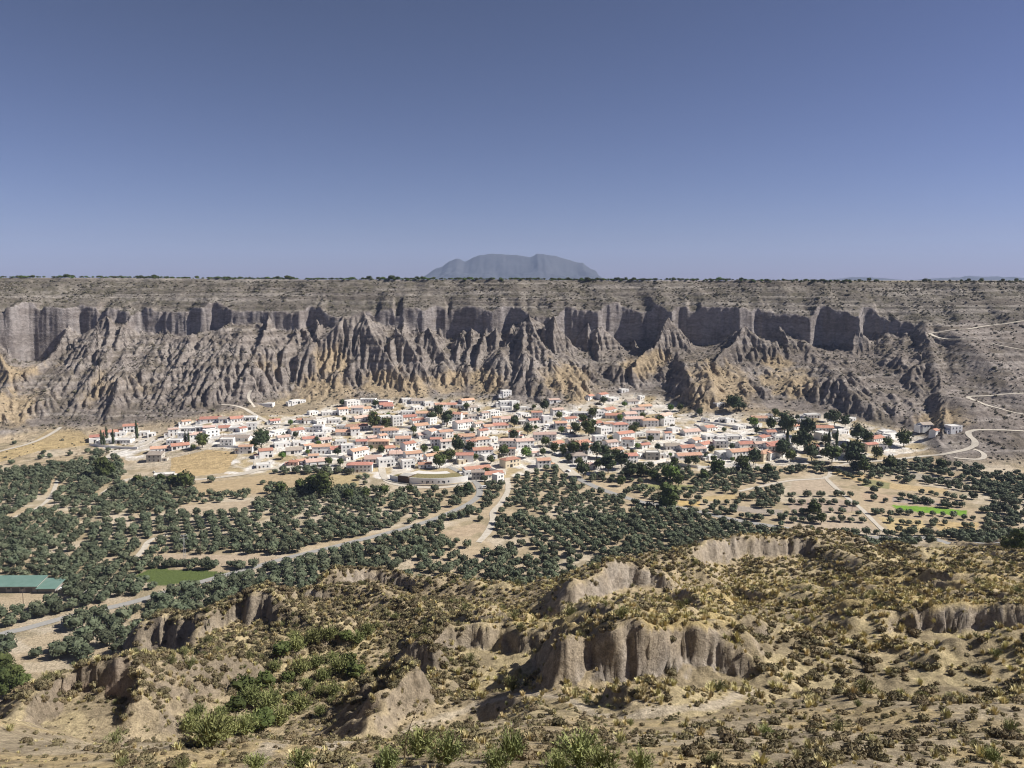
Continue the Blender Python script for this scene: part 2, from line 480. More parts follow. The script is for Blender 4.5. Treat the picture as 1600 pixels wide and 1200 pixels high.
BLX, BLY = [np.array(v, float) for v in zip(*[(-150,700),(0,690),(60,676),(120,672),(200,674),(300,656),(380,642),(450,624),(560,618),(650,630),(750,626),(850,640),(900,642),(950,622),(1030,620),(1100,655),(1200,655),(1280,650),(1350,664),(1450,690),(1600,700),(1750,700)])]
bw = []
for u_, v_ in zip(BLX, BLY):
    a_, s_ = ray(u_, v_); Ys = np.arange(560, 900, 1.0)
    k_ = np.argmax(CAM_Z + float(s_) * Ys < GB.at(float(a_) * Ys, Ys)); bw.append((float(a_) * Ys[k_], Ys[k_]))
bw = np.array(bw); bw = bw[np.argsort(bw[:, 0])]
yb = np.minimum(np.interp(X, bw[:, 0], bw[:, 1]), yf - 25)
zb = GB.at(X, yb)
u_ = np.clip((yf - Y) / (yf - yb), 0, 1.6)
E = np.where(Y < yf, zf + (zb - 1.5 - zf) * np.where(u_ < 1, 0.55 * u_ + 0.45 * u_ ** 2.4, u_), np.minimum(U, zf + (Y - yf) * 11.0))
upper = sstep(0, 3, Y - yf) * (E > U - 0.5)
E_wall = (Y >= yf - 1) & (E < U - 0.5)
# spurs: ridge lines running out from the wall: (photo x, photo y, depth), flank steepness
SPURS = [
 ([(-60,482,850),(-20,520,822),(10,575,800),(25,640,765),(15,690,728)], 1.1),
 ([(165,492,888),(175,548,856),(187,590,832),(196,640,800)], 0.9),
 ([(125,560,866),(132,605,838),(150,648,800)], 0.82),
 ([(228,560,880),(225,600,846),(205,650,800)], 0.82),
 ([(285,535,892),(265,585,856),(276,628,820)], 0.82),
 ([(318,520,890),(345,560,866),(338,610,830)], 0.82),
 ([(398,505,896),(420,548,872),(432,602,838)], 0.82),
 ([(462,515,892),(470,560,866),(455,595,842)], 0.82),
 ([(566,489,888),(584,528,862),(612,572,840),(648,620,812)], 0.66),
 ([(540,498,886),(524,540,866),(516,572,850),(505,600,834)], 1.3),
 ([(575,494,886),(570,545,862),(562,600,832)], 1.0),
 ([(620,510,886),(650,555,860),(690,612,825)], 1.1),
 ([(668,500,905),(692,550,876),(722,600,842)], 0.82),
 ([(722,512,908),(742,560,878),(772,606,840)], 0.82),
 ([(772,510,905),(782,560,876),(800,600,846)], 1.2),
 ([(828,500,900),(842,552,874),(882,592,846),(912,640,805),(918,655,780)], 0.78),
 ([(862,500,896),(868,560,870),(850,606,838)], 1.2),
 ([(933,520,915),(936,560,892),(950,600,862)], 1.3),
 ([(1046,492,912),(1018,540,884),(1000,565,866),(985,596,846)], 1.25),
 ([(1050,520,905),(1045,570,872),(1030,600,850)], 1.2),
 ([(1164,500,894),(1132,552,862),(1108,590,835),(1098,640,792),(1066,676,748)], 0.74),
 ([(1140,555,866),(1150,600,836),(1145,640,800)], 1.0),
 ([(1196,545,880),(1214,566,858),(1232,604,832),(1250,645,792),(1262,665,765)], 0.78),
 ([(1425,520,885),(1390,570,850),(1370,620,812),(1358,660,770)], 0.8),
 ([(1448,512,868),(1462,560,812),(1474,606,750),(1478,648,705),(1474,690,655)], 0.85),
 ([(1560,580,790),(1600,625,735),(1620,700,655)], 0.6),
 ([(1560,560,830),(1500,590,790),(1440,640,745)], 0.8),
]
HX = np.array([556,600,640,700,760,820,880,940,990,1120.]); HZ = np.array([2,5,17,34,50,73,97,122,149,149.])
hz = np.interp(Y, HX, HZ)
rx = np.interp(Y, [556,655,705,750,812,868,940,1000], [330,352,381,402,428,448,480,520])
right = hz - np.maximum(0, rx - X) * 0.62 - 0.05 * np.minimum(np.maximum(0, X - rx), 80) + (fbm(X / 70, Y / 70, 4, 91) - 0.5) * 16 * sstep(600, 680, Y) * (1 - sstep(930, 975, Y))
right = np.where(X > rx - 170, right, -50)
gs = np.random.default_rng(123)
for k_ in range(26):               # small debris ribs leaning on the wall
    xs0 = gs.uniform(-560, 470); y0_ = float(np.interp(xs0, WXs, wy_)); zf0 = float(np.interp(xs0, WXs, FZ)); zt0 = float(np.interp(xs0, WXs, TZ))
    zt1 = zf0 + (zt0 - zf0) * gs.uniform(0.15, 0.75); L1 = gs.uniform(22, 60); dx_ = gs.normal(0, 8)
    SPURS.append(((np.array([(xs0, y0_ + 2, zt1), (xs0 + dx_ * 0.5, y0_ - L1 * 0.4, zf0 + (zt1 - zf0) * 0.35), (xs0 + dx_, y0_ - L1, zf0 - L1 * 0.30)])), gs.uniform(0.8, 1.15)))
spur = np.full_like(E, -60.0)
for pts, k in SPURS:
    q = pts if isinstance(pts, np.ndarray) else np.array([P(*p) for p in pts]) + np.array([(0, 0, 0 if i_ < len(pts) - 2 else 5) for i_ in range(len(pts))])
    wob = (fbm(X / 20, Y / 20, 4, 61) - 0.5) * 9
    d, par = seg_dist(X + wob, Y, q)
    zz = np.interp(par, np.arange(len(q)), q[:, 2])
    spur = np.maximum(spur, zz - k * d - 2.0 * np.minimum(d, 1.5))
beyond = Y > yf + wall_w * 0.5
spur = np.where(beyond, -60, spur)
base = GB.at(X, Y)
mass = np.maximum(np.maximum(E, right), spur)
tal_m = (mass > base + 1) & (Y < yf + 1)
mass = mass + np.where(tal_m, (ridged(X / 55 + 0.5 * fbm(X / 60, Y / 60, 2, 42), Y / 75, 5, 41, 0.44) - 0.50) * 15 + (ridged(X / 105 + fbm(X / 80, Y / 80, 2, 46), Y / 190, 2, 48) - 0.6) * 20 + (fbm(X / 11, Y / 11, 4, 43) - 0.5) * 4.5, 0) * sstep(0, 11, mass - base) * np.where(X > rx - 10, 0.35, 1.0)
kk = 3.0
hE = np.where(mass - base > 4 * kk, mass, np.where(mass - base < -4 * kk, base, np.logaddexp(mass / kk, base / kk) * kk))
em = np.where(Y < yf, 1.0, 0.03) * sstep(2, 10, mass - base) * (1 - sstep(ry - 10, ry, Y)) * sstep(600, 640, Y)
em = np.maximum(em, np.where((Y < yf + 2), 0.25 * sstep(-8, 4, mass - base), 0) * sstep(660, 700, Y))
em[:, :6] = 0; em[:, -6:] = 0
em = em * np.where(X > rx - 10, 0.3, 1.0)
hE2 = erode(hE, GE.d, 3, 22000, 44, em, 5, cap=4.0)
hE = np.where(E_wall | beyond, hE * 0.5 + hE2 * 0.5, hE2)
hE = hE + (blur(hE, 40) - hE) * sstep(rx - 2, rx + 22, X) * 0.8 * (1 - sstep(930, 960, Y))
# ledges of the upper slope
led = hE + 0.75 * np.sin((hE + 3.0 * fbm(X / 40, Y / 40, 2, 47)) * 2 * np.pi / 5.2) + 0.45 * np.sin((hE + 2 * fbm(X / 30, Y / 30, 2, 49)) * 2 * np.pi / 2.3)
hE = np.where(upper > 0, hE + (led - hE) * upper * (1 - sstep(-4, 4, Y - ry)), hE)
bl = sstep(556, 580, Y)
GE.h = base + (hE - base) * bl
GE.yf = yf; GE.ry = ry; GE.zt = zt; GE.mass = (hE - base)

def H(x, y):
    """height of the ground anywhere"""
    x = np.asarray(x, float); y = np.asarray(y, float)
    out = GB.at(x, y)
    f = (y < 420) & (np.abs(x) < 310) & (y > 4)
    e = y > 556
    out = np.where(f, GF.at(x, y), out)
    out = np.where(e, GE.at(x, y), out)
    return out

def hit(px, py, y0=20.0, y1=1060.0):
    """first ground point met by the sight line through a photo pixel"""
    a, s = ray(px, py); a = float(a); s = float(s)
    Ys = np.concatenate([np.arange(y0, 300, 0.5), np.arange(300, y1, 0.8)])
    zr = CAM_Z + s * Ys; zg = H(a * Ys, Ys)
    k = np.argmax(zr < zg)
    if not (zr < zg).any():
        k = len(Ys) - 1
    return (a * Ys[k], Ys[k], float(zg[k]))

def road_carve(pts, width, cut=1.0):
    """level a strip of ground along a world polyline"""
    d_ = []
    q = np.array(pts)
    for G in (GF, GE):
        xm, xM = q[:, 0].min() - 12, q[:, 0].max() + 12; ym, yM = q[:, 1].min() - 12, q[:, 1].max() + 12
        i0, i1 = np.searchsorted(G.xs, (xm, xM)); j0, j1 = np.searchsorted(G.ys, (ym, yM))
        if i1 - i0 < 2 or j1 - j0 < 2:
            continue
        X = G.X[j0:j1, i0:i1]; Y = G.Y[j0:j1, i0:i1]
        d, par = seg_dist(X, Y, pts)
        z = np.interp(par, np.arange(len(q)), q[:, 2])
        m = (1 - sstep(width / 2 + 0.6, width / 2 + 4.0, d)) * cut
        G.h[j0:j1, i0:i1] += (z - G.h[j0:j1, i0:i1]) * m
# ------------------------------------------------------------------ roads and tracks (photo polylines)
def smooth_line(pts, step=3.0):
    q = np.array(pts, float)
    if len(q) < 3:
        n = max(2, int(np.hypot(*(q[1, :2] - q[0, :2])) / step))
        return [tuple(q[0] + (q[1] - q[0]) * t) for t in np.linspace(0, 1, n + 1)]
    out = []
    for i in range(len(q) - 1):
        p0 = q[max(i - 1, 0)]; p1 = q[i]; p2 = q[i + 1]; p3 = q[min(i + 2, len(q) - 1)]
        n = max(2, int(np.hypot(*(p2[:2] - p1[:2])) / step))
        for t in np.arange(n) / n:
            out.append(tuple(0.5 * (2 * p1 + (p2 - p0) * t + (2 * p0 - 5 * p1 + 4 * p2 - p3) * t * t + (3 * p1 - p0 - 3 * p2 + p3) * t ** 3)))
    out.append(tuple(q[-1]))
    return out

ROADS = [  # name, kind of surface, width, photo points
 ('road', 'asphalt', 4.6, [(-60,1020),(0,993),(35,984),(75,973),(110,964),(200,944),(255,927),(330,906),(400,886),(450,872),(520,855),(600,835),(660,818),(700,803),(735,786),(749,772),(746,757),(730,744),(712,735),(700,729)]),
 ('road', 'pale', 9.0, [(852,704),(862,714),(880,729),(903,748)]),
 ('road', 'asphalt', 5.6, [(903,748,400),(938,764,400),(975,777,400),(1010,786,400),(1080,797,400),(1140,811,400),(1200,822,400),(1260,831,400),(1330,838,400),(1400,842,400),(1470,846,400),(1560,849,400),(1660,853,400)]),
 ('track', 'pale', 4.0, [(748,848),(762,832),(770,815),(771,800),(784,785),(794,765),(792,747)]),
 ('track', 'pale', 3.0, [(1288,745),(1320,775),(1345,795),(1370,820),(1386,833)]),
 ('track', 'pale', 4.5, [(1680,494),(1600,502),(1545,509),(1500,515),(1454,521),(1500,529),(1550,538),(1600,547),(1660,556)]),
 ('track', 'pale', 4.5, [(1680,606),(1600,615),(1560,618),(1514,620),(1530,629),(1560,638),(1600,648),(1660,660)]),
 ('track', 'pale', 5.0, [(1690,681),(1600,674),(1560,672),(1518,672),(1514,680),(1523,691),(1518,701),(1480,708),(1440,714),(1385,720)]),
 ('track', 'pale', 3.6, [(1514,700),(1532,706),(1538,714),(1528,719),(1490,716)]),
 ('track', 'pale', 4.0, [(-60,722),(0,706),(45,694),(72,683),(95,668)]),
 ('track', 'pale', 4.5, [(160,772),(180,760),(205,748),(250,747),(300,750),(345,746)]),
 ('street', 'pale', 7.0, [(345,746),(380,741),(403,735),(440,731),(490,727),(545,722),(592,719)]),
 ('street', 'pale', 5.0, [(403,735),(402,722),(412,714),(400,704)]),
 ('street', 'pale', 5.0, [(592,719),(596,731),(600,745),(612,755),(650,761),(690,762),(722,757),(742,748)]),
 ('street', 'pale', 4.5, [(164,722),(176,709),(200,702),(225,694),(240,684)]),
 ('street', 'pale', 4.0, [(345,633),(385,641),(410,655),(430,663),(490,663),(540,664)]),
 ('street', 'pale', 4.0, [(340,690),(370,683),(400,672),(425,664)]),
 ('street', 'pale', 5.0, [(852,704),(845,690),(860,676),(880,664),(905,652),(915,636),(925,628)]),
 ('street', 'pale', 4.5, [(1600-605,722),(1040,722),(1065,727),(1110,731),(1160,730),(1210,726),(1260,722),(1340,722),(1385,720)]),
 ('street', 'pale', 4.5, [(880,686),(905,680),(930,684),(950,676),(985,690),(1030,682),(1080,676)]),
 ('street', 'pale', 5.0, [(645,690),(655,681),(670,672),(700,676),(740,672),(790,670)]),
 ('street', 'pale', 5.0, [(590,718),(640,712),(665,702),(655,690),(645,690)]),
 ('street', 'pale', 4.0, [(1085,668),(1110,661),(1140,664),(1155,672)]),
 ('track', 'pale', 3.2, [(1155,768),(1230,752),(1290,747),(1300,733),(1330,722)]),
 ('path', 'soil', 1.5, [(395,1189),(430,1176),(475,1166),(540,1156),(595,1145),(650,1133),(700,1128),(750,1118),(800,1111),(880,1108),(960,1107),(1040,1101),(1110,1091),(1190,1080)]),
 ('track', 'pale', 3.0, [(205,880),(222,862),(235,845),(262,836)]),
 ('track', 'pale', 2.6, [(0,820),(30,806),(62,792),(80,775),(90,750)]),
 ('track', 'pale', 3.0, [(398,638),(388,626),(392,612)]),
 ('street', 'pale', 4.0, [(985,640),(970,652),(960,668),(985,676)]),
]
road_lines = []
for nm, srf, wd, pts in ROADS:
    wp = smooth_line([hit(*p) for p in pts], 2.5)
    q = np.array(wp)
    q[:, 2] = H(q[:, 0], q[:, 1])
    for _ in range(14):
        q[1:-1, 2] = (q[:-2, 2] + 2 * q[1:-1, 2] + q[2:, 2]) / 4
    road_lines.append((nm, srf, wd, q))
for nm, srf, wd, q in road_lines:
    road_carve([tuple(p) for p in q], wd, 1.0)

def pxpoly_world(poly, n=None):
    return [hit(*p)[:2] for p in poly]

# ------------------------------------------------------------------ materials
MATS = {}
def mat(name, color, rough=0.9, spec=0.2):
    if name in MATS:
        return MATS[name]
    m = bpy.data.materials.new(name); m.use_nodes = True
    b = m.node_tree.nodes['Principled BSDF']
    b.inputs['Base Color'].default_value = (*color, 1)
    b.inputs['Roughness'].default_value = rough
    b.inputs['Specular IOR Level'].default_value = spec
    MATS[name] = m
    return m

def noisy(name, c1, c2, scale=1.0, rough=0.9, bump=0.0, detail=6, per_object=0.0, spec=0.15, stretch=(1, 1, 1)):
    """two-tone procedural surface with optional bump and a per-object shift of value"""
    if name in MATS:
        return MATS[name]
    m = bpy.data.materials.new(name); m.use_nodes = True
    nt = m.node_tree; b = nt.nodes['Principled BSDF']
    tc = nt.nodes.new('ShaderNodeTexCoord')
    mp = nt.nodes.new('ShaderNodeMapping'); mp.inputs['Scale'].default_value = stretch
    nz = nt.nodes.new('ShaderNodeTexNoise'); nz.inputs['Scale'].default_value = scale; nz.inputs['Detail'].default_value = detail
    nz.inputs['Roughness'].default_value = 0.65
    rp = nt.nodes.new('ShaderNodeValToRGB')
    rp.color_ramp.elements[0].color = (*c1, 1); rp.color_ramp.elements[1].color = (*c2, 1)
    rp.color_ramp.elements[0].position = 0.34; rp.color_ramp.elements[1].position = 0.66
    L = nt.links.new
    L(tc.outputs['Object'], mp.inputs[0]); L(mp.outputs[0], nz.inputs['Vector']); L(nz.outputs['Fac'], rp.inputs[0])
    out = rp.outputs[0]
    if per_object:
        oi = nt.nodes.new('ShaderNodeObjectInfo')
        mr = nt.nodes.new('ShaderNodeMapRange'); mr.inputs['To Min'].default_value = 1 - per_object; mr.inputs['To Max'].default_value = 1 + per_object
        hs = nt.nodes.new('ShaderNodeHueSaturation')
        m2 = nt.nodes.new('ShaderNodeMath'); m2.operation = 'MULTIPLY_ADD'; m2.inputs[1].default_value = 7.31; m2.inputs[2].default_value = 0
        fr = nt.nodes.new('ShaderNodeMath'); fr.operation = 'FRACT'
        mh = nt.nodes.new('ShaderNodeMapRange'); mh.inputs['To Min'].default_value = 0.5 - per_object * 0.05; mh.inputs['To Max'].default_value = 0.5 + per_object * 0.05
        L(oi.outputs['Random'], mr.inputs[0]); L(mr.outputs[0], hs.inputs['Value'])
        L(oi.outputs['Random'], m2.inputs[0]); L(m2.outputs[0], fr.inputs[0]); L(fr.outputs[0], mh.inputs[0]); L(mh.outputs[0], hs.inputs['Hue'])
        L(out, hs.inputs['Color']); out = hs.outputs[0]
    L(out, b.inputs['Base Color'])
    b.inputs['Roughness'].default_value = rough
    b.inputs['Specular IOR Level'].default_value = spec
    if bump:
        bp = nt.nodes.new('ShaderNodeBump'); bp.inputs['Strength'].default_value = 1.0; bp.inputs['Distance'].default_value = bump
        L(nz.outputs['Fac'], bp.inputs['Height']); L(bp.outputs[0], b.inputs['Normal'])
    MATS[name] = m
    return m

def soil_mat(name, s1, s2, bump1, bump2, speck=None, stretch=(1, 1, 1), var=0.30):
    """ground: painted soil kinds (vertex attribute) times grain at two sizes, with relief"""
    m = bpy.data.materials.new(name); m.use_nodes = True
    nt = m.node_tree; b = nt.nodes['Principled BSDF']; L = nt.links.new
    at = nt.nodes.new('ShaderNodeAttribute'); at.attribute_name = 'soil'
    tc = nt.nodes.new('ShaderNodeTexCoord')
    mp = nt.nodes.new('ShaderNodeMapping'); mp.inputs['Scale'].default_value = stretch
    L(tc.outputs['Object'], mp.inputs[0])
    a = nt.nodes.new('ShaderNodeTexNoise'); a.inputs['Scale'].default_value = s1; a.inputs['Detail'].default_value = 8; a.inputs['Roughness'].default_value = 0.7
    c = nt.nodes.new('ShaderNodeTexNoise'); c.inputs['Scale'].default_value = s2; c.inputs['Detail'].default_value = 5; c.inputs['Roughness'].default_value = 0.7
    L(mp.outputs[0], a.inputs['Vector']); L(mp.outputs[0], c.inputs['Vector'])
    def remap(sock, lo, hi):
        r = nt.nodes.new('ShaderNodeMapRange'); r.inputs['From Min'].default_value = 0.3; r.inputs['From Max'].default_value = 0.7
        r.inputs['To Min'].default_value = lo; r.inputs['To Max'].default_value = hi; L(sock, r.inputs[0]); return r.outputs[0]
    va = remap(a.outputs['Fac'], 1 - var, 1 + var); vb = remap(c.outputs['Fac'], 1 - var * 0.8, 1 + var * 0.8)
    mu = nt.nodes.new('ShaderNodeMath'); mu.operation = 'MULTIPLY'; L(va, mu.inputs[0]); L(vb, mu.inputs[1])
    mx = nt.nodes.new('ShaderNodeMix'); mx.data_type = 'RGBA'; mx.blend_type = 'MULTIPLY'; mx.inputs['Factor'].default_value = 1.0
    L(at.outputs['Color'], mx.inputs['A']); L(mu.outputs[0], mx.inputs['B'])
    L(mx.outputs['Result'], b.inputs['Base Color'])
    b.inputs['Roughness'].default_value = 0.95; b.inputs['Specular IOR Level'].default_value = 0.05
    bp = nt.nodes.new('ShaderNodeBump'); bp.inputs['Strength'].default_value = 1; bp.inputs['Distance'].default_value = bump1
    b2 = nt.nodes.new('ShaderNodeBump'); b2.inputs['Strength'].default_value = 1; b2.inputs['Distance'].default_value = bump2
    L(a.outputs['Fac'], bp.inputs['Height']); L(c.outputs['Fac'], b2.inputs['Height']); L(bp.outputs[0], b2.inputs['Normal']); L(b2.outputs[0], b.inputs['Normal'])
    return m

# ------------------------------------------------------------------ ground sheets
def slope_of(x, y, e=0.8):
    return np.hypot(H(x + e, y) - H(x - e, y), H(x, y + e) - H(x, y - e)) / (2 * e)

def lerp(c, k, f):
    return c + (np.array(k) - c) * f[..., None]

# painted field plots of the valley (photo polygons): colour of the soil or crop itself
PLOTS = [
 ('ochre', (0.44,0.33,0.18), [(268,716),(325,703),(372,706),(366,724),(352,738),(300,745),(266,744)]),
 ('lawn', (0.105,0.135,0.045), [(203,902),(238,888),(325,891),(362,897),(300,912),(250,915)]),
 ('tan', (0.40,0.32,0.23), [(243,868),(262,865),(400,867),(447,874),(400,886),(330,884),(250,882)]),
 ('tan', (0.42,0.34,0.25), [(1238,752),(1290,744),(1326,771),(1232,772)]),
 ('tan', (0.36,0.285,0.22), [(1232,780),(1328,781),(1352,799),(1235,802)]),
 ('tan', (0.42,0.34,0.25), [(1225,808),(1290,805),(1340,806),(1374,831),(1300,828),(1225,824)]),
 ('gold', (0.47,0.37,0.20), [(1372,808),(1440,812),(1452,829),(1392,831)]),
 ('gold', (0.45,0.34,0.18), [(1455,815),(1530,816),(1526,831),(1470,830)]),
 ('gold', (0.45,0.34,0.19), [(1270,731),(1345,740),(1400,756),(1482,764),(1475,771),(1400,765),(1350,756),(1300,740)]),
 ('tan', (0.42,0.32,0.22), [(1345,770),(1420,775),(1480,785),(1478,792),(1395,786),(1350,780)]),
 ('alfalfa', (0.17,0.30,0.045), [(1393,789),(1450,792),(1512,798),(1508,806),(1440,801),(1400,796)]),
 ('gold', (0.50,0.36,0.16), [(1060,781),(1096,783),(1092,791),(1060,790)]),
 ('gold', (0.44,0.34,0.18), [(1095,776),(1150,772),(1156,779),(1100,784)]),
 ('grey', (0.33,0.285,0.235), [(1150,790),(1222,797),(1222,806),(1150,799)]),
 ('grey', (0.34,0.30,0.24), [(1420,738),(1500,748),(1498,756),(1420,748)]),
 ('stubble', (0.25,0.235,0.12), [(1350,747),(1392,755),(1390,764),(1345,759)]),
 ('grey', (0.35,0.30,0.25), [(1395,776),(1478,788),(1475,791),(1393,784)]),
 ('stubble', (0.24,0.24,0.11), [(990,756),(1085,758),(1080,766),(985,764)]),
 ('tan', (0.45,0.36,0.24), [(930,752),(985,760),(975,769),(925,758)]),
 ('tan', (0.41,0.32,0.22), [(684,836),(740,817),(766,822),(736,838)]),
 ('tan', (0.43,0.35,0.24), [(-40,941),(78,936),(72,950),(-40,957)]),
 ('tan', (0.43,0.35,0.24), [(28,1000),(95,984),(108,1008),(60,1018)]),
 ('tan', (0.46,0.38,0.27), [(36,1036),(115,1028),(118,1044),(40,1052)]),
 ('tan', (0.42,0.34,0.24), [(285,790),(390,782),(400,800),(290,806)]),
 ('ochre', (0.42,0.32,0.17), [(-20,712),(50,690),(90,660),(120,668),(150,694),(60,705),(0,722)]),
 ('ochre', (0.40,0.32,0.18), [(430,752),(480,742),(560,742),(560,760),(450,768)]),
 ('ochre', (0.40,0.31,0.19), [(300,758),(410,742),(490,742),(520,752),(420,770),(310,775)]),
]
VILLAGE = [(135,692),(165,676),(215,668),(245,688),(270,668),(330,648),(400,650),(470,648),(540,626),(590,600),(640,622),(720,608),(790,600),(850,628),(940,605),(1020,606),(1080,640),(1130,632),(1180,640),(1235,650),(1290,640),(1350,660),(1420,680),(1480,668),(1505,684),(1440,704),(1360,720),(1250,726),(1110,736),(1000,730),(940,745),(900,740),(862,716),(845,735),(780,752),(740,752),(650,756),(600,750),(540,736),(470,734),(400,742),(350,740),(380,700),(270,702),(240,716),(200,720),(160,700)]

def ground_colour(X, Y, Z, sl):
    px, py = to_px(X, Y, Z)
    jx = px + (fbm(X / 5, Y / 5, 3, 301) - 0.5) * 5; jy = py + (fbm(X / 5, Y / 5, 3, 302) - 0.5) * 3
    n = fbm(X / 40, Y / 40, 4, 201); n2 = fbm(X / 9, Y / 9, 4, 203)
    c = np.empty(X.shape + (3,)); c[:] = (0.42, 0.335, 0.225)
    c = lerp(c, (0.47, 0.40, 0.30), sstep(0.45, 0.65, n))
    c = lerp(c, (0.27, 0.225, 0.14), sstep(0.5, 0.7, n2) * 0.7)
    # near hill: dry grass gold, bare grey marl on the steep faces
    hillm = sstep(7, 16, Z) * (Y < 430)
    g = np.empty_like(c); g[:] = (0.41, 0.33, 0.21)
    g = lerp(g, (0.47, 0.385, 0.225), sstep(0.42, 0.62, fbm(X / 16, Y / 16, 4, 207)) * 0.9)
    g = lerp(g, (0.24, 0.195, 0.13), sstep(0.5, 0.66, fbm(X / 6, Y / 6, 4, 209)) * 0.7)
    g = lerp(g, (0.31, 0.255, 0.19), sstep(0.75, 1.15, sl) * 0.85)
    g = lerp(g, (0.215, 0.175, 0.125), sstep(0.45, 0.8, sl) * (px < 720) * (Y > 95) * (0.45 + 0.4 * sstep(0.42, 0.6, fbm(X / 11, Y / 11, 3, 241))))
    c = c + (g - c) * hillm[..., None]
    if (Y < 420).any():
        b = np.where(Y < 420, GF.at(X, Y, GF.bare), 0)
        face = b * sstep(0.55, 0.95, sl)
        c = lerp(c, (0.39, 0.34, 0.285), face)
        c = lerp(c, (0.19, 0.16, 0.13), face * sstep(0.45, 0.62, fbm(X / 1.6, Z / 7, 4, 231)) * 0.8)
        c = lerp(c, (0.40, 0.355, 0.30), face * sstep(0.55, 0.7, fbm(X / 5, Z / 3, 3, 233)) * 0.7)
        c = lerp(c, (0.30, 0.195, 0.13), face * (0.55 + 0.4 * sstep(0.4, 0.6, fbm(X / 6, Z / 3, 3, 211))) * (X < -45) * (Y < 114))
    if (Y < 420).any():
        c = lerp(c, (0.46, 0.355, 0.165), in_poly(jx, jy, [(780,945),(960,962),(1080,925),(1250,905),(1400,880),(1640,880),(1640,950),(1400,950),(1250,960),(1150,980),(900,985),(800,975)]) * hillm * 0.7 * sstep(0.35, 0.55, fbm(X / 7, Y / 7, 3, 235)))
    for nm, k, poly in PLOTS:
        bx = [p[0] for p in poly]; by = [p[1] for p in poly]
        if px.max() < min(bx) or py.max() < min(by):
            continue
        c = lerp(c, k, in_poly(jx * 0.3 + px * 0.7, jy * 0.3 + py * 0.7, poly) * 1.0)
    v = in_poly(jx, jy, VILLAGE)
    vc = np.empty_like(c); vc[:] = (0.58, 0.52, 0.43)
    vc = lerp(vc, (0.70, 0.66, 0.60), sstep(0.42, 0.58, n2))
    vc = lerp(vc, (0.40, 0.32, 0.19), sstep(0.5, 0.7, fbm(X / 14, Y / 14, 3, 215)))
    vc = lerp(vc, (0.36, 0.28, 0.17), sstep(0.35, 0.7, sl) * 0.8)
    c = np.where((v & (Y > 500))[..., None], vc, c)
    if (Y < 120).any():
        tm = sstep(78, 60, Y) * (Y < 120) * 0.85
        tc_ = np.empty_like(c); tc_[:] = (0.46, 0.38, 0.26)
        tc_ = lerp(tc_, (0.54, 0.42, 0.23), sstep(0.42, 0.6, fbm(X / 9, Y / 9, 4, 221)))
        tc_ = lerp(tc_, (0.30, 0.245, 0.17), sstep(0.52, 0.66, fbm(X / 3, Y / 3, 4, 223)) * 0.6)
        c = c + (tc_ - c) * tm[..., None]
        for nm, srf, wd, q in road_lines:
            if srf == 'soil':
                d, _ = seg_dist(X, Y, [tuple(p) for p in q[::2]])
                c = lerp(c, (0.52, 0.44, 0.325), (1 - sstep(0.45, 1.0, d + (fbm(X / 1.3, Y / 1.3, 2, 225) - 0.5) * 0.9)) * 0.9)
    return c

def valley_colour(X, Y, Z):
    return ground_colour(X, Y, Z, slope_of(X, Y))

soil_near = soil_mat('dry_hill_soil', 1.0, 5.0, 0.55, 0.14, var=0.45)
soil_valley = soil_mat('valley_soil', 0.30, 1.6, 0.25, 0.1, var=0.24)

def fan(rows, cols, half, back=0.0):
    t = np.linspace(-half, half, cols)
    T, Yr = np.meshgrid(t, rows)
    return T * (Yr + back), Yr
rows = [6.0]
while rows[-1] < 404:
    rows.append(rows[-1] + max(0.16, rows[-1] * 0.0056))
rows = np.array(rows[:-1] + [404.0])
Xn, Yn = fan(rows, 820, 0.70, 40.0)
Zn = H(Xn, Yn)
far_ = sstep(20, 60, Yn)
Zn = Zn + (fbm(Xn / 1.7, Yn / 1.7, 3, 401) - 0.5) * 0.42 * far_ * sstep(8, 16, Zn)
Cn = ground_colour(Xn, Yn, Zn, slope_of(Xn, Yn))
# rills on the bare faces
bz = GF.at(Xn, Yn, GF.bare)
st_ = np.maximum(bz, 0.55 * sstep(8, 16, Zn) * sstep(85, 100, Yn)) * sstep(0.5, 1.1, slope_of(Xn, Yn))
wz = (fbm(Xn / 4, Zn / 4, 3, 409) - 0.5) * 1.6
Yd = Yn - st_ * ((ridged(Xn / 2.1 + wz, Zn / 16, 3, 405) - 0.5) * 2.9 + (ridged(Xn / 0.7 + wz, Zn / 7, 2, 407) - 0.5) * 0.7 + (fbm(Xn / 2.5, Zn / 0.9, 2, 411) - 0.5) * 0.5)
Zr = Zn
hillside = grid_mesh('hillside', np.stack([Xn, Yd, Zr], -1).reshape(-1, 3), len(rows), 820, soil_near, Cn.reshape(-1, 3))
tag(hillside, kind='structure')
rows2 = np.arange(404, 604.1, 1.6)
Xv, Yv = fan(rows2, 620, 0.745)
Zv = H(Xv, Yv)
valley = grid_mesh('valley_ground', np.stack([Xv, Yv, Zv], -1).reshape(-1, 3), len(rows2), 620, soil_valley, valley_colour(Xv, Yv, Zv).reshape(-1, 3))
tag(valley, kind='structure')

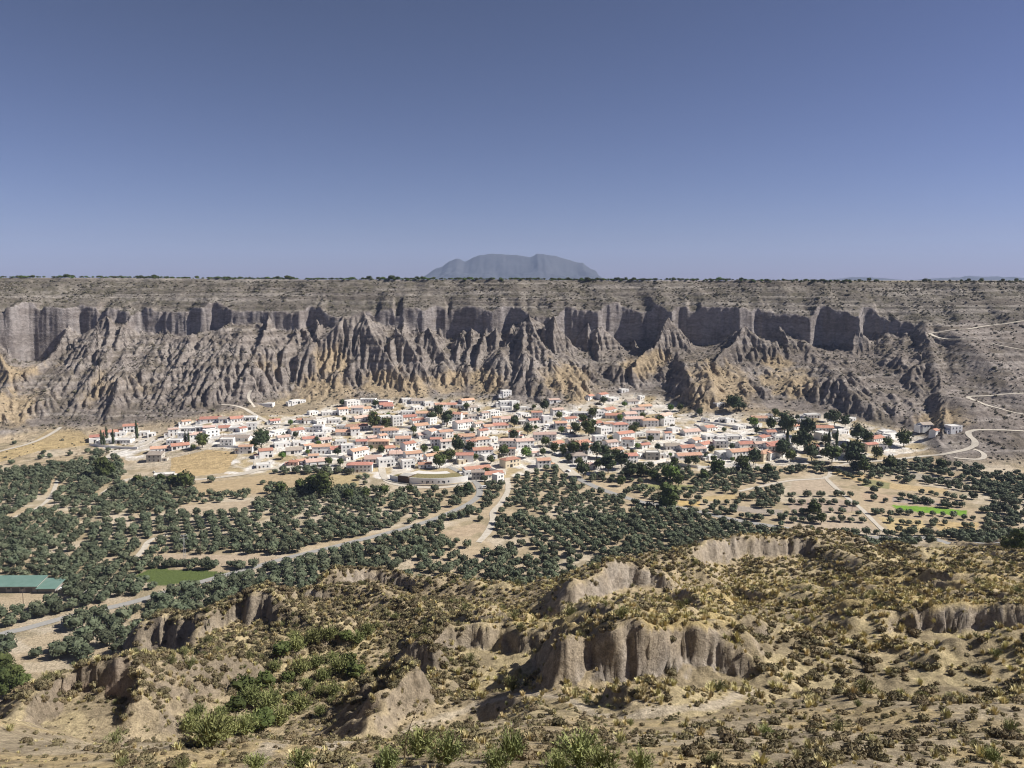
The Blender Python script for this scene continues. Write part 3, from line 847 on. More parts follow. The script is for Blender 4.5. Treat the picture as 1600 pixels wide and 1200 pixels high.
# ---- escarpment: columns resampled along their own length so walls carry as many rows as slopes
NC, NR = 1150, 330
tt = np.linspace(-0.745, 0.745, NC)
yy = np.arange(604, 1062, 0.5)
VX = np.empty((NR, NC)); VY = np.empty((NR, NC)); VZ = np.empty((NR, NC))
T2, Y2 = np.meshgrid(tt, yy)
X2 = T2 * Y2; Z2 = GE.at(X2, Y2)
for c in range(NC):
    z = Z2[:, c]
    seg = np.hypot(0.75 * np.diff(yy), np.diff(z)) * np.where(yy[1:] > 1010, 0.35, 1.0)
    s = np.concatenate([[0], np.cumsum(seg)])
    t = np.linspace(0, s[-1], NR)
    VY[:, c] = np.interp(t, s, yy); VZ[:, c] = np.interp(t, s, z); VX[:, c] = tt[c] * VY[:, c]
VY[0] = 604.0; VZ[0] = H(VX[0], VY[0])
sl = slope_of(VX, VY, 1.6)
steep = sstep(0.9, 1.8, sl)
zt_ = GE.at(VX, VY, GE.zt); yf_ = GE.at(VX, VY, GE.yf)
mass_ = GE.at(VX, VY, GE.mass)
inwall = sstep(1.6, 3.0, sl) * (VY > yf_ - 6)
# relief on steep ground: flutes and bedding, pushed out towards the valley
push = steep * ((ridged(VX / 5.5, VZ / 26, 3, 501) - 0.5) * 2.6 + (fbm(VX / 9, VZ / 2.2, 3, 503) - 0.5) * 1.3)
push = push * (1 - 0.55 * inwall)
push = push + (1 - inwall) * sstep(0.5, 1.0, sl) * np.where(VY < yf_, 1, 0) * ((fbm(VX / 70, VZ / 1.9, 3, 541) - 0.5) * 2.2 + (ridged(VX / 3.0, VZ / 12, 2, 543) - 0.5) * 1.4)
VYd = VY - push * sstep(604, 640, VY)
VZd = VZ + (fbm(VX / 2.6, VY / 2.6, 3, 505) - 0.5) * 1.1 * sstep(4, 14, mass_) * (1 - 0.45 * steep) * (1 - sstep(980, 990, VY) * 0.8)
CE = valley_colour(VX, VY, VZ)
rock = np.empty_like(CE); rock[:] = (0.185, 0.158, 0.136)
bed = fbm(VX / 120, VZ / 3.0, 4, 511)
rock = lerp(rock, (0.255, 0.222, 0.196), sstep(0.4, 0.62, bed))
rock = lerp(rock, (0.14, 0.118, 0.09), sstep(0.52, 0.68, fbm(VX / 14, VY / 14, 4, 513)) * (1 - steep) * 0.8)
up = (VY > yf_ + 2)
upc = np.empty_like(CE); upc[:] = (0.155, 0.136, 0.112)
upc = lerp(upc, (0.20, 0.178, 0.15), sstep(0.45, 0.62, fbm(VX / 26, VZ / 4, 4, 515)))
upc = lerp(upc, (0.11, 0.098, 0.07), sstep(0.5, 0.66, fbm(VX / 6, VY / 6, 3, 517)) * 0.75)
rock = np.where((up & (sl < 1.5))[..., None], upc, rock)
rock = lerp(rock, (0.275, 0.245, 0.228), inwall)
rock = lerp(rock, (0.20, 0.172, 0.155), inwall * sstep(0.5, 0.62, fbm(VX / 60, VZ / 4.5, 4, 531)) * 0.8)
rock = lerp(rock, (0.17, 0.148, 0.135), inwall * sstep(0.56, 0.7, fbm(VX / 5, VZ / 40, 4, 533)) * 0.7)
rock = lerp(rock, (0.33, 0.295, 0.262), (1 - inwall) * sstep(0.56, 0.66, fbm(VX / 160, VZ / 1.7, 4, 535)) * 0.55)
rock = lerp(rock, (0.13, 0.11, 0.092), (1 - inwall) * sstep(0.57, 0.67, fbm(VX / 140, VZ / 2.4 + 40, 4, 537)) * 0.5)
rock = lerp(rock, (0.29, 0.265, 0.25), inwall * sstep(0.55, 0.7, fbm(VX / 3.5, VZ / 30, 4, 519)) * 0.6)
# ochre marl showing in the lower spurs
OCH = [(120,600,850,26),(185,622,812,30),(290,628,822,26),(270,600,840,18),(520,565,852,22),(500,615,812,34),(640,612,815,26),(600,600,830,24),(880,602,835,34),(905,635,810,26),(1000,570,866,20),(1025,560,880,14),(1120,606,822,40),(1108,655,780,42),(1230,612,822,34),(1215,570,858,16),(1475,655,700,22),(420,585,845,22),(760,600,840,22),(15,650,760,34),(10,560,800,30),(700,600,840,22),(1065,676,748,26)]
och = np.zeros(VX.shape)
for px, py, Yd, r in OCH:
    q = P(px, py, Yd)
    och = np.maximum(och, np.exp(-((VX - q[0]) ** 2 + (0.8 * (VY - q[1])) ** 2 + (1.2 * (VZ - q[2])) ** 2) / (r * r)))
och = sstep(0.22, 0.7, och + (fbm(VX / 10, VY / 10, 4, 521) - 0.5) * 0.8)
rock = lerp(rock, (0.37, 0.285, 0.175), och * (VY < yf_ + 1) * 0.75)
pxE, pyE = to_px(VX, VY, VZ)
apr = sstep(690, 750, VY) * (1 - in_poly(pxE, pyE, VILLAGE) * 0.75) * (0.5 + 0.5 * sstep(0.4, 0.6, fbm(VX / 30, VY / 30, 3, 523)))
CE = lerp(CE, (0.27, 0.222, 0.155), apr * 0.85)
rm = sstep(1.0, 5.0, mass_) * (1 - 0)
CE = CE + (rock - CE) * rm[..., None]
ryv = GE.at(VX, VY, GE.ry)
CE = np.where((VY > ryv + 2)[..., None], np.array((0.20, 0.17, 0.10)), CE)
soil_rock = soil_mat('marl_rock', 0.20, 0.9, 1.2, 0.5, stretch=(1, 1, 2.2), var=0.38)
cliff = grid_mesh('cliff', np.stack([VX, VYd, VZd], -1).reshape(-1, 3), NR, NC, soil_rock, CE.reshape(-1, 3))
tag(cliff, kind='structure')
# ---- plateau running on to the horizon
ys = np.array([1058, 1100, 1200, 1500, 2200, 3500, 6000, 9000, 13400.])
xs = np.linspace(-1, 1, 41)
PX, PY = np.meshgrid(xs, ys); PX = PX * np.minimum(0.78 * PY, 9800)
PZ = np.full(PX.shape, 148.3)
PZ[0] = H(PX[0], np.full(41, 1058.0))
plateau = grid_mesh('plateau', np.stack([PX, PY, PZ], -1).reshape(-1, 3), len(ys), 41, noisy('plateau_soil', (0.20,0.17,0.10), (0.28,0.23,0.15), 0.01))
tag(plateau, kind='structure')

# ---- far mountain
mx_ = np.array([600,640,656,668,682,690,702,714,720,727,735,748,765,790,812,828,838,850,866,884,900,911,916,924,932,938,960,1000])
my_ = np.array([446,441,437,428,419,417,408,403.5,406,409.5,404,399.5,396.5,398,399,402,397,397,400,405,409,410.5,416,420,424,436,441,446])
D0 = 12000.0
nxm, nym = 240, 61
pxs = np.linspace(560, 1040, nxm)
top = CAM_Z + ray(pxs, np.interp(pxs, mx_, my_, left=446, right=446) + (fbm(pxs / 7, pxs * 0, 4, 605) - 0.5) * 2.5)[1] * D0
vv = np.linspace(-1, 1, nym)
MXg = np.empty((nym, nxm)); MYg = np.empty_like(MXg); MZg = np.empty_like(MXg)
for r_, v in enumerate(vv):
    MYg[r_] = D0 + v * 1200
    MXg[r_] = ray(pxs, pxs * 0 + 430)[0] * D0
    prof = (1 - abs(v)) ** 0.8
    MZg[r_] = 140 + np.maximum(top - 140, 0) * prof
amp = np.clip((MZg - 150) / 200, 0, 1) * (1 - np.exp(-np.abs(MYg - D0) / 250))
MZg -= amp * (ridged(MXg / 420, MYg / 900, 5, 601)) * 190
MZg = np.maximum(MZg, 140)
mountain = grid_mesh('mountain', np.stack([MXg, MYg, MZg], -1).reshape(-1, 3), nym, nxm, noisy('mountain_rock', (0.045,0.048,0.055), (0.075,0.075,0.08), 0.003))
tag(mountain, kind='structure')
# low blue ranges at the horizon
for k, (pa, pb, h0, Dd) in enumerate([(1300,1400,3.5,12400),(1440,1640,4.5,12700),(-60,120,2.0,12500)]):
    pxs = np.linspace(pa, pb, 60); v5 = np.linspace(-1, 1, 7)
    tz = CAM_Z + (h0 * np.sin(np.linspace(0, np.pi, 60)) * (0.6 + 0.8 * fbm(pxs / 14, pxs * 0, 4, 700 + k)) + 1.5) / F * Dd
    VV = np.array([[(ray(p, 430)[0] * Dd, Dd + v * 500, 140 + (t - 140) * (1 - abs(v))) for p, t in zip(pxs, tz)] for v in v5])
    tag(grid_mesh('hills', VV.reshape(-1, 3), 7, 60, MATS['mountain_rock']), kind='structure')

# ---- the air
hz_me = bpy.data.meshes.new('haze')
bmh = bmesh.new(); bmesh.ops.create_cube(bmh, size=1.0); bmh.to_mesh(hz_me); bmh.free()
haze = obj('haze', hz_me)
HZ0, HZ1 = -6.0, 640.0
haze.scale = (21000, 14200, HZ1 - HZ0); haze.location = (0, 6700, (HZ0 + HZ1) / 2)
hm = bpy.data.materials.new('haze_air'); hm.use_nodes = True
hn = hm.node_tree
for n in list(hn.nodes):
    hn.nodes.remove(n)
pv = hn.nodes.new('ShaderNodeVolumePrincipled'); ho = hn.nodes.new('ShaderNodeOutputMaterial')
pv.inputs['Color'].default_value = (0.55, 0.68, 0.97, 1)
pv.inputs['Density'].default_value = 5.0e-5
pv.inputs['Anisotropy'].default_value = 0.0
hn.links.new(pv.outputs[0], ho.inputs['Volume'])
hz_me.materials.append(hm)
tag(haze, kind='stuff')

# ---- road surfaces
asphalt = noisy('asphalt', (0.29,0.28,0.26), (0.36,0.345,0.32), 0.8, 0.9)
pale = noisy('pale_gravel', (0.46,0.41,0.33), (0.58,0.53,0.45), 0.5, 0.95)
pathm = noisy('path_soil', (0.42,0.35,0.25), (0.54,0.46,0.34), 1.5, 0.95)
for nm, srf, wd, q in road_lines:
    if srf == 'soil':
        continue
    d = np.gradient(q[:, :2], axis=0); d /= np.linalg.norm(d, axis=1)[:, None] + 1e-9
    nrm = np.stack([-d[:, 1], d[:, 0]], 1)
    offs = np.array([-1, -0.6, 0, 0.6, 1]) * wd / 2
    jit = (vnoise(np.arange(len(q)) * 0.35, np.zeros(len(q)), 801) - 0.5) * (0.1 if srf == 'asphalt' else 0.5)
    XY = q[:, None, :2] + nrm[:, None] * (offs * 1.0)[None, :, None] + nrm[:, None] * (jit[:, None] * np.sign(offs)[None] * (np.abs(offs) > wd * 0.4)[None])[..., None]
    lift = 0.10 if q[:, 1].mean() < 300 else 0.16 if q[:, 1].mean() < 600 else 0.3
    Zq = np.maximum(q[:, 2][:, None] + lift, np.minimum(H(XY[..., 0], XY[..., 1]) + lift, q[:, 2][:, None] + 1.2))
    o = grid_mesh(nm, np.concatenate([XY, Zq[..., None]], -1).reshape(-1, 3), len(q), 5, asphalt if srf == 'asphalt' else pathm if srf == 'soil' else pale)
    tag(o, kind='structure')
# ------------------------------------------------------------------ vegetation meshes
def ico(sub):
    bm = bmesh.new(); bmesh.ops.create_icosphere(bm, subdivisions=sub, radius=1.0)
    v = np.array([x.co[:] for x in bm.verts]); f = np.array([[x.index for x in p.verts] for p in bm.faces]); bm.free()
    return v, f
ICO1, ICO2 = ico(1), ico(2)

class Acc:
    def __init__(s): s.v = []; s.f = []; s.m = []; s.n = 0
    def add(s, v, f, m=0):
        s.v.append(np.asarray(v, float)); s.f += [tuple(int(i) + s.n for i in p) for p in f]; s.m += [m] * len(f); s.n += len(v)
    def mesh(s, name, mats, smooth=False):
        return raw_mesh(name, np.concatenate(s.v), s.f, mats, s.m, smooth)

def blob(acc, c, r, g, jit=0.22, sub=1, m=0):
    v, f = (ICO1, ICO2)[sub - 1]
    acc.add(v * (1 + (g.random((len(v), 1)) - 0.5) * 2 * jit) * np.array(r) + np.array(c), f, m)

def leaves(acc, n, c, r, size, g, m=0, up=0.3):
    """small leaf-sprays through the outer part of an ellipsoid"""
    d = g.normal(size=(n, 3)); d /= np.linalg.norm(d, axis=1)[:, None]
    p = d * (0.72 + 0.36 * g.random((n, 1))) * np.array(r) + np.array(c)
    for k in range(n):
        a = g.normal(size=3); a += d[k] * 0.6 + np.array((0, 0, up)); a /= np.linalg.norm(a)
        b = np.cross(a, g.normal(size=3)); b /= np.linalg.norm(b)
        s = size * (0.6 + 0.8 * g.random())
        acc.add([p[k] - b * s * 0.5, p[k] + b * s * 0.5, p[k] + a * s, ], [(0, 1, 2)], m)

def trunk_mesh(name, h, r, m, lean=0.15, forks=2, seed=0):
    g = np.random.default_rng(seed); a = Acc()
    def limb(p, q, r0, r1):
        p = np.array(p, float); q = np.array(q, float); ax = q - p; ax /= np.linalg.norm(ax)
        u = np.cross(ax, (0.3, 1, 0.2)); u /= np.linalg.norm(u); v = np.cross(ax, u)
        ring = [(math.cos(t), math.sin(t)) for t in np.arange(6) * math.pi / 3]
        V = [p + (u * c + v * s) * r0 for c, s in ring] + [q + (u * c + v * s) * r1 for c, s in ring]
        a.add(V, [(i, (i + 1) % 6, 6 + (i + 1) % 6, 6 + i) for i in range(6)] + [tuple(range(11, 5, -1))])
    top = (lean * g.normal(), lean * g.normal(), h * 0.55)
    limb((0, 0, -0.6), top, r, r * 0.7)
    for k in range(forks):
        t = k * 6.283 / forks + g.random()
        limb(top, (top[0] + math.cos(t) * h * 0.35, top[1] + math.sin(t) * h * 0.35, h), r * 0.55, r * 0.3)
    return a.mesh(name, m)

bark = noisy('bark', (0.10,0.085,0.065), (0.19,0.165,0.135), 3.0, bump=0.05)
olive_leaf = noisy('olive_leaf', (0.060,0.074,0.042), (0.118,0.132,0.082), 0.9, 0.8, per_object=0.38)
tree_leaf = noisy('tree_leaf', (0.045,0.060,0.018), (0.088,0.105,0.034), 0.7, 0.75, per_object=0.28)
bright_leaf = noisy('bright_leaf', (0.075,0.125,0.028), (0.13,0.19,0.045), 0.7, 0.75, per_object=0.2)
pine_leaf = noisy('pine_leaf', (0.030,0.042,0.020), (0.058,0.074,0.034), 0.7, 0.8, per_object=0.25)
grass_blade = noisy('esparto_blade', (0.36,0.31,0.15), (0.64,0.55,0.30), 2.0, 0.8, per_object=0.32)
dark_scrub = noisy('dark_scrub', (0.105,0.09,0.05), (0.21,0.172,0.10), 2.0, 0.9, per_object=0.35)
broom_green = noisy('broom_green', (0.125,0.13,0.055), (0.22,0.22,0.095), 2.0, 0.8, per_object=0.25)
tamarisk = noisy('tamarisk_leaf', (0.15,0.17,0.06), (0.26,0.27,0.11), 1.2, 0.8, per_object=0.25)
scrub_grey = noisy('scrub_grey', (0.085,0.078,0.052), (0.16,0.14,0.095), 1.0, 0.9, per_object=0.35)

def crown(name, m, R_, Hh, z0, nb, seed, leaf=140, lsize=0.6, sub=1, flat=0.8):
    g = np.random.default_rng(seed); a = Acc()
    cz = z0 + Hh / 2
    blob(a, (0, 0, cz), (R_ * 0.72, R_ * 0.72, Hh * 0.40), g, 0.15, sub)
    for k in range(nb):
        t = k * 2.4 + g.random(); rr = R_ * (0.35 + 0.38 * g.random()); zz = cz + Hh * (g.random() - 0.45) * 0.55
        s = R_ * (0.34 + 0.2 * g.random())
        blob(a, (math.cos(t) * rr, math.sin(t) * rr, zz), (s, s, s * flat), g, 0.22, sub)
    leaves(a, leaf, (0, 0, cz), (R_, R_, Hh * 0.52), lsize, g)
    return a.mesh(name, m)

def column_crown(name, m, R_, Hh, z0, seed):
    g = np.random.default_rng(seed); a = Acc()
    for k in range(9):
        t = k / 8.0; s = R_ * (0.25 + 0.8 * math.sin(math.pi * (0.18 + 0.78 * t)))
        blob(a, ((g.random() - 0.5) * R_ * 0.3, (g.random() - 0.5) * R_ * 0.3, z0 + Hh * t), (s, s, Hh * 0.11), g, 0.2, 1)
    leaves(a, 90, (0, 0, z0 + Hh * 0.5), (R_ * 0.9, R_ * 0.9, Hh * 0.54), 0.5, g)
    return a.mesh(name, m)

def tuft(name, m, n, R_, Hh, seed, wid=0.05, spread=0.8):
    g = np.random.default_rng(seed); a = Acc()
    for k in range(n):
        t = g.random() * 6.283; l = spread * (0.25 + 0.75 * g.random())
        b = np.array((math.cos(t), math.sin(t), 0)) * R_ * 0.35 * g.random()
        tip = np.array((math.cos(t) * R_ * l, math.sin(t) * R_ * l, Hh * (1.05 - 0.55 * l) * (0.7 + 0.5 * g.random())))
        sd = np.array((-math.sin(t), math.cos(t), 0)) * wid * (0.6 + 0.8 * g.random())
        mid = b + (tip - b) * 0.55 + np.array((0, 0, Hh * 0.12))
        a.add([b - sd, b + sd, mid + sd * 0.8, mid - sd * 0.8, tip], [(0, 1, 2, 3), (3, 2, 4)])
    return a.mesh(name, m)

def dome(name, m, R_, Hh, seed, lf=130, ls=0.15):
    g = np.random.default_rng(seed); a = Acc()
    for k in range(4):
        t = k * 1.7 + g.random(); s = R_ * (0.36 + 0.2 * g.random())
        blob(a, (math.cos(t) * R_ * 0.4, math.sin(t) * R_ * 0.4, Hh * 0.38), (s, s, Hh * 0.55), g, 0.25, 1)
    leaves(a, lf, (0, 0, Hh * 0.4), (R_, R_, Hh * 0.62), ls, g, up=0.6)
    return a.mesh(name, m)

def spray(name, m, n, R_, Hh, seed):
    """wispy many-stemmed bush (broom, tamarisk)"""
    g = np.random.default_rng(seed); a = Acc()
    for k in range(n):
        t = g.random() * 6.283; l = g.random() ** 0.6
        b = np.array((0, 0, 0.0)); tip = np.array((math.cos(t) * R_ * l, math.sin(t) * R_ * l, Hh * (0.45 + 0.55 * g.random()) * (1.05 - 0.35 * l * l)))
        sd = np.array((-math.sin(t), math.cos(t), 0.2)) * 0.018 * R_
        p = [b + (tip - b) * u + np.array((0, 0, math.sin(u * 3.14) * Hh * 0.10)) for u in (0, 0.4, 0.75, 1)]
        a.add([p[0] - sd, p[0] + sd, p[1] + sd, p[1] - sd, p[2] + sd, p[2] - sd, p[3]], [(0, 1, 2, 3), (3, 2, 4, 5), (5, 4, 6)])
        for j in range(4):
            q = b + (tip - b) * (0.45 + 0.55 * g.random()) + g.normal(size=3) * R_ * 0.05
            e = g.normal(size=3) * R_ * 0.09; e[2] = abs(e[2]) + R_ * 0.06; s2 = np.cross(e, g.normal(size=3)); s2 = s2 / np.linalg.norm(s2) * R_ * 0.035
            a.add([q - s2, q + s2, q + e], [(0, 1, 2)])
    return a.mesh(name, m)

OLIVE = [crown('olive_crown', olive_leaf, 2.75, 3.7, 0.8, 8, 100 + k, 150, 0.62) for k in range(5)]
OLIVE_TRUNK = [trunk_mesh('olive_trunk', 2.0, 0.26, bark, 0.2, 3, 50 + k) for k in range(3)]
ROUND = [crown('round_crown', tree_leaf, 3.6, 6.6, 1.6, 11, 120 + k, 260, 0.75) for k in range(3)]
BRIGHT = [crown('bright_crown', bright_leaf, 3.4, 6.0, 1.4, 10, 130 + k, 260, 0.75) for k in range(2)]
PINE = [crown('pine_crown', pine_leaf, 3.6, 7.4, 2.2, 12, 140 + k, 260, 0.7) for k in range(3)]
CYP = [column_crown('cypress_crown', pine_leaf, 0.95, 8.6, 0.8, 150 + k) for k in range(2)]
TR_TRUNK = [trunk_mesh('tree_trunk', 3.6, 0.3, bark, 0.2, 3, 60 + k) for k in range(2)]
TUFT = [tuft('esparto_tuft', grass_blade, 46, 0.75, 0.80, 160 + k, 0.05) for k in range(4)]
SCRUB = [dome('scrub_clump', dark_scrub, 0.62, 0.62, 170 + k) for k in range(3)]
BROOM = [spray('broom_stems', broom_green, 70, 1.1, 1.7, 180 + k) for k in range(2)]
CSCRUB = [dome('cliff_scrub', scrub_grey, 0.85, 0.75, 190 + k, 26, 0.3) for k in range(3)]
TAMA = [spray('tamarisk_stems', tamarisk, 150, 1.6, 2.7, 200 + k) for k in range(3)]

def big_crown(name, m, seed):
    g = np.random.default_rng(seed); a = Acc()
    for k in range(26):
        t = k * 2.4; zz = -0.42 + 0.84 * g.random(); rr = math.sqrt(max(0.05, 1 - (zz / 0.5) ** 2 * 0.8)) * (0.25 + 0.5 * g.random())
        s_ = 0.9 + 0.55 * g.random()
        blob(a, (math.cos(t) * rr * 3.6, math.sin(t) * rr * 3.6, 5.0 + zz * 7.0), (s_, s_, s_ * 0.85), g, 0.3, 2)
    leaves(a, 900, (0, 0, 5.0), (3.5, 3.5, 3.7), 0.42, g)
    return a.mesh(name, m)
BIG = [big_crown('broad_crown', tree_leaf, 400 + k) for k in range(2)]

def proto_collection(name, meshes):
    c = bpy.data.collections.new(name)
    for k, me in enumerate(meshes):
        o = bpy.data.objects.new('%s_%s' % (name, chr(97 + k)), me); c.objects.link(o)
    return c

def scatter(name, pos, rot, scl, idx, coll):
    """one stuff object: points carrying copies of a few plants"""
    me = bpy.data.meshes.new(name)
    n = len(pos)
    me.vertices.add(n); me.vertices.foreach_set('co', np.asarray(pos, np.float32).ravel())
    a = me.attributes.new('turn', 'FLOAT_VECTOR', 'POINT'); a.data.foreach_set('vector', np.asarray(rot, np.float32).ravel())
    a = me.attributes.new('size', 'FLOAT_VECTOR', 'POINT'); a.data.foreach_set('vector', np.asarray(scl, np.float32).ravel())
    a = me.attributes.new('kind_index', 'INT', 'POINT'); a.data.foreach_set('value', np.asarray(idx, np.int32))
    o = obj(name, me)
    ng = bpy.data.node_groups.new(name, 'GeometryNodeTree')
    ng.interface.new_socket('Geometry', in_out='INPUT', socket_type='NodeSocketGeometry')
    ng.interface.new_socket('Geometry', in_out='OUTPUT', socket_type='NodeSocketGeometry')
    N = ng.nodes.new; L = ng.links.new
    gi = N('NodeGroupInput'); go = N('NodeGroupOutput'); ip = N('GeometryNodeInstanceOnPoints'); ci = N('GeometryNodeCollectionInfo')
    ci.inputs['Collection'].default_value = coll
    ci.inputs['Separate Children'].default_value = True; ci.inputs['Reset Children'].default_value = True
    def named(nm, tp):
        x = N('GeometryNodeInputNamedAttribute'); x.data_type = tp; x.inputs['Name'].default_value = nm
        return x.outputs['Attribute']
    L(gi.outputs[0], ip.inputs['Points']); L(ci.outputs[0], ip.inputs['Instance'])
    ip.inputs['Pick Instance'].default_value = True
    L(named('kind_index', 'INT'), ip.inputs['Instance Index'])
    L(named('turn', 'FLOAT_VECTOR'), ip.inputs['Rotation'])
    L(named('size', 'FLOAT_VECTOR'), ip.inputs['Scale'])
    L(ip.outputs[0], go.inputs[0])
    md = o.modifiers.new('scatter', 'NODES'); md.node_group = ng
    tag(o, kind='stuff')
    return o

def road_mask(x, y, extra=1.5):
    m = np.ones(np.shape(x), bool)
    for nm, srf, wd, q in road_lines:
        bx = (x > q[:, 0].min() - 12) & (x < q[:, 0].max() + 12) & (y > q[:, 1].min() - 12) & (y < q[:, 1].max() + 12)
        if not bx.any():
            continue
        ii = np.where(bx)[0]
        for c0 in range(0, len(ii), 4000):
            k = ii[c0:c0 + 4000]
            d = np.min(np.hypot(x[k, None] - q[None, :, 0], y[k, None] - q[None, :, 1]), axis=1)
            m[k] &= d > wd / 2 + extra
    return m

def visible(x, y, z, up=1.0):
    """is the sight line from the camera to the place clear of ground"""
    out = np.ones(len(x), bool)
    for t in np.linspace(0.08, 0.975, 70):
        out &= H(x * t, y * t) < CAM_Z + (z + up - CAM_Z) * t
    return out

# ------------------------------------------------------------------ olive groves
g = np.random.default_rng(21)
cand = []
for cx0 in np.arange(-480, 480, 80):              # parcels, each with its own row direction
    for cy0 in np.arange(285, 720, 70):
        ang = g.normal(0, 0.5) + 0.5; sp = g.uniform(6.1, 7.2)
        n = 9
        i, j = np.meshgrid(np.arange(-n, n), np.arange(-n, n))
        u = i.ravel() * sp + g.normal(0, 0.4, i.size); v = j.ravel() * sp * 0.95 + g.normal(0, 0.4, i.size)
        x = cx0 + 40 + u * math.cos(ang) - v * math.sin(ang); y = cy0 + 35 + u * math.sin(ang) + v * math.cos(ang)
        wob = 6 * np.sin(y / 23.0); wob2 = 6 * np.sin(x / 19.0)
        k = (x + wob > cx0) & (x + wob <= cx0 + 80) & (y + wob2 > cy0) & (y + wob2 <= cy0 + 70)
        cand.append(np.stack([x[k], y[k]], 1))
cand = np.concatenate(cand)
x, y = cand[:, 0], cand[:, 1]; z = H(x, y)
px, py = to_px(x, y, z)
dens = np.full(len(x), 0.96); size = np.full(len(x), 1.0)
ZONES = [ # photo polygon, share of tree places filled, tree size
 ([(785,748),(852,735),(905,762),(1000,792),(985,812),(775,802)], 0.88, 0.80),
 ([(990,735),(1240,728),(1240,835),(1160,812),(1040,792)], 0.72, 0.90),
 ([(1222,740),(1400,745),(1545,772),(1545,838),(1215,832)], 0.07, 0.85),
 ([(275,776),(400,772),(560,788),(690,794),(690,815),(400,822),(275,814)], 0.78, 0.92),
 ([(-60,985),(112,978),(116,1052),(60,1060),(-60,1100)], 0.22, 1.05),
 ([(590,762),(742,768),(700,803),(560,792)], 0.88, 0.9),
 ([(-60,690),(120,655),(160,700),(140,722),(-60,745)], 0.12, 0.8),
 ([(100,975),(330,905),(360,930),(200,1040),(110,1030)], 0.72, 1.12),
 ([(690,815),(770,800),(780,850),(690,850)], 0.2, 0.8),
 ([(860,718),(1000,742),(1000,790),(900,760)], 0.8, 0.9),
 ([(420,742),(600,742),(600,765),(420,770)], 0.3, 0.8),
]
for poly, dn, sz in ZONES:
    m = in_poly(px, py, poly); dens[m] = dn; size[m] = sz
for nm, k_, poly in PLOTS:
    dens[in_poly(px, py, poly)] = 0.0
dens[in_poly(px, py, VILLAGE)] = 0.0
dens[in_poly(px, py, [(180,690),(275,690),(400,700),(400,745),(280,752),(195,745)])] = 0.0
dens[in_poly(px, py, [(595,720),(745,735),(745,765),(600,768)])] = 0.0
dens[in_poly(px, py, [(-60,905),(92,905),(100,938),(-60,942)])] = 0.0
dens *= np.where(z < 12, 1, np.where((py > 690) & (y > 500), 0.85, 0.0))
dens *= (py > 690) & (np.abs(px - 800) < 900)
dens *= np.where(fbm(x / 30, y / 30, 3, 901) > 0.68, 0.6, 1)
dens *= np.where((y < 430) & (GF.at(x, y) > 9.5), 0, 1)
dens *= np.where((y > 590) & (px > 1385), (py > 722), 1)
dens *= np.where((px > 1540) & (py < 742), 0, 1)
keep = (g.random(len(x)) < dens) & road_mask(x, y, 2.4) & (road_mask(x, y + 6.5, 1.0) | (y > 680))
x, y, z, size = x[keep], y[keep], z[keep], size[keep]
# hedgerows and field-edge trees
HEDGES = [[(1342,744),(1400,750),(1482,759)],[(1410,784),(1455,788),(1515,795)],[(1236,788),(1290,789),(1338,790)],[(1352,783),(1392,786)],[(1440,772),(1530,786)],[(1378,817),(1450,822),(1530,824)],[(1226,816),(1290,815),(1352,817)],[(1232,775),(1333,776)],[(1228,804),(1292,803),(1345,803)],[(1348,767),(1400,775),(1484,795)],[(1365,802),(1440,806),(1522,812)],[(1250,834),(1390,836),(1540,841)],[(1305,738),(1352,757),(1400,768)],
          [(1484,765),(1540,770),(1600,790)],[(243,886),(300,887),(430,889)],[(410,758),(500,768)],[(990,742),(1110,752),(1220,745)],[(1060,800),(1150,806),(1220,822)],[(160,735),(185,755),(200,770)],[(1540,800),(1545,836)]]
for hd in HEDGES:
    q = np.array([hit(a, b, 330) for a, b in hd])
    L_ = np.concatenate([[0], np.cumsum(np.hypot(*np.diff(q[:, :2], axis=0).T))])
    t = np.arange(0, L_[-1], 5.2); t = t + g.normal(0, 1.0, len(t)); t = t[g.random(len(t)) < 0.86]
    hx = np.interp(t, L_, q[:, 0]) + g.normal(0, 0.8, len(t)); hy = np.interp(t, L_, q[:, 1]) + g.normal(0, 1.5, len(t))
    x = np.concatenate([x, hx]); y = np.concatenate([y, hy]); z = np.concatenate([z, H(hx, hy)]); size = np.concatenate([size, np.full(len(t), 0.82)])
size = size * g.uniform(0.76, 1.22, len(x)) * 0.99
vis = visible(x, y, z, 2.0)
px, py = to_px(x, y, z)
inf = (px > -30) & (px < 1630) & (py < 1230)
order = np.argsort(np.where(vis & inf & (px > 2) & (px < 1598), -size / y, 1.0))
near_k = order[:300]
rest = np.ones(len(x), bool); rest[near_k] = False; rest &= (vis | (y > 420)) & (px > -200) & (px < 1800)
print('olives', len(x), 'rest', rest.sum())
ri = np.where(rest)[0]
scatter('olive_grove', np.stack([x[ri], y[ri], z[ri]], 1), np.stack([0 * ri, 0 * ri, g.random(len(ri)) * 6.28], 1),
        size[ri, None] * g.uniform(0.88, 1.12, (len(ri), 3)), g.integers(0, 5, len(ri)), proto_collection('olive_kinds', OLIVE))
ta = g.random(len(ri)) < 1.0
def grove_of(px_, py_):
    if py_ > 1020 and px_ < 130: return 'beside the lowest bend of the valley road', 'olives on the pale plot'
    if px_ < 130 and py_ < 985: return 'around the shed with the green roof', 'olives around the green roofed shed'
    road_y = np.interp(px_, [0,110,255,400,520,660,749], [993,964,927,886,855,818,772])
    if py_ > road_y: return 'in the open rows between the valley road and the near hill', 'olives below the valley road'
    if px_ < 420: return 'in the dense grove above the valley road', 'olives above the valley road'
    return 'in the wide grove behind the bare hillocks', 'olives behind the hillocks'
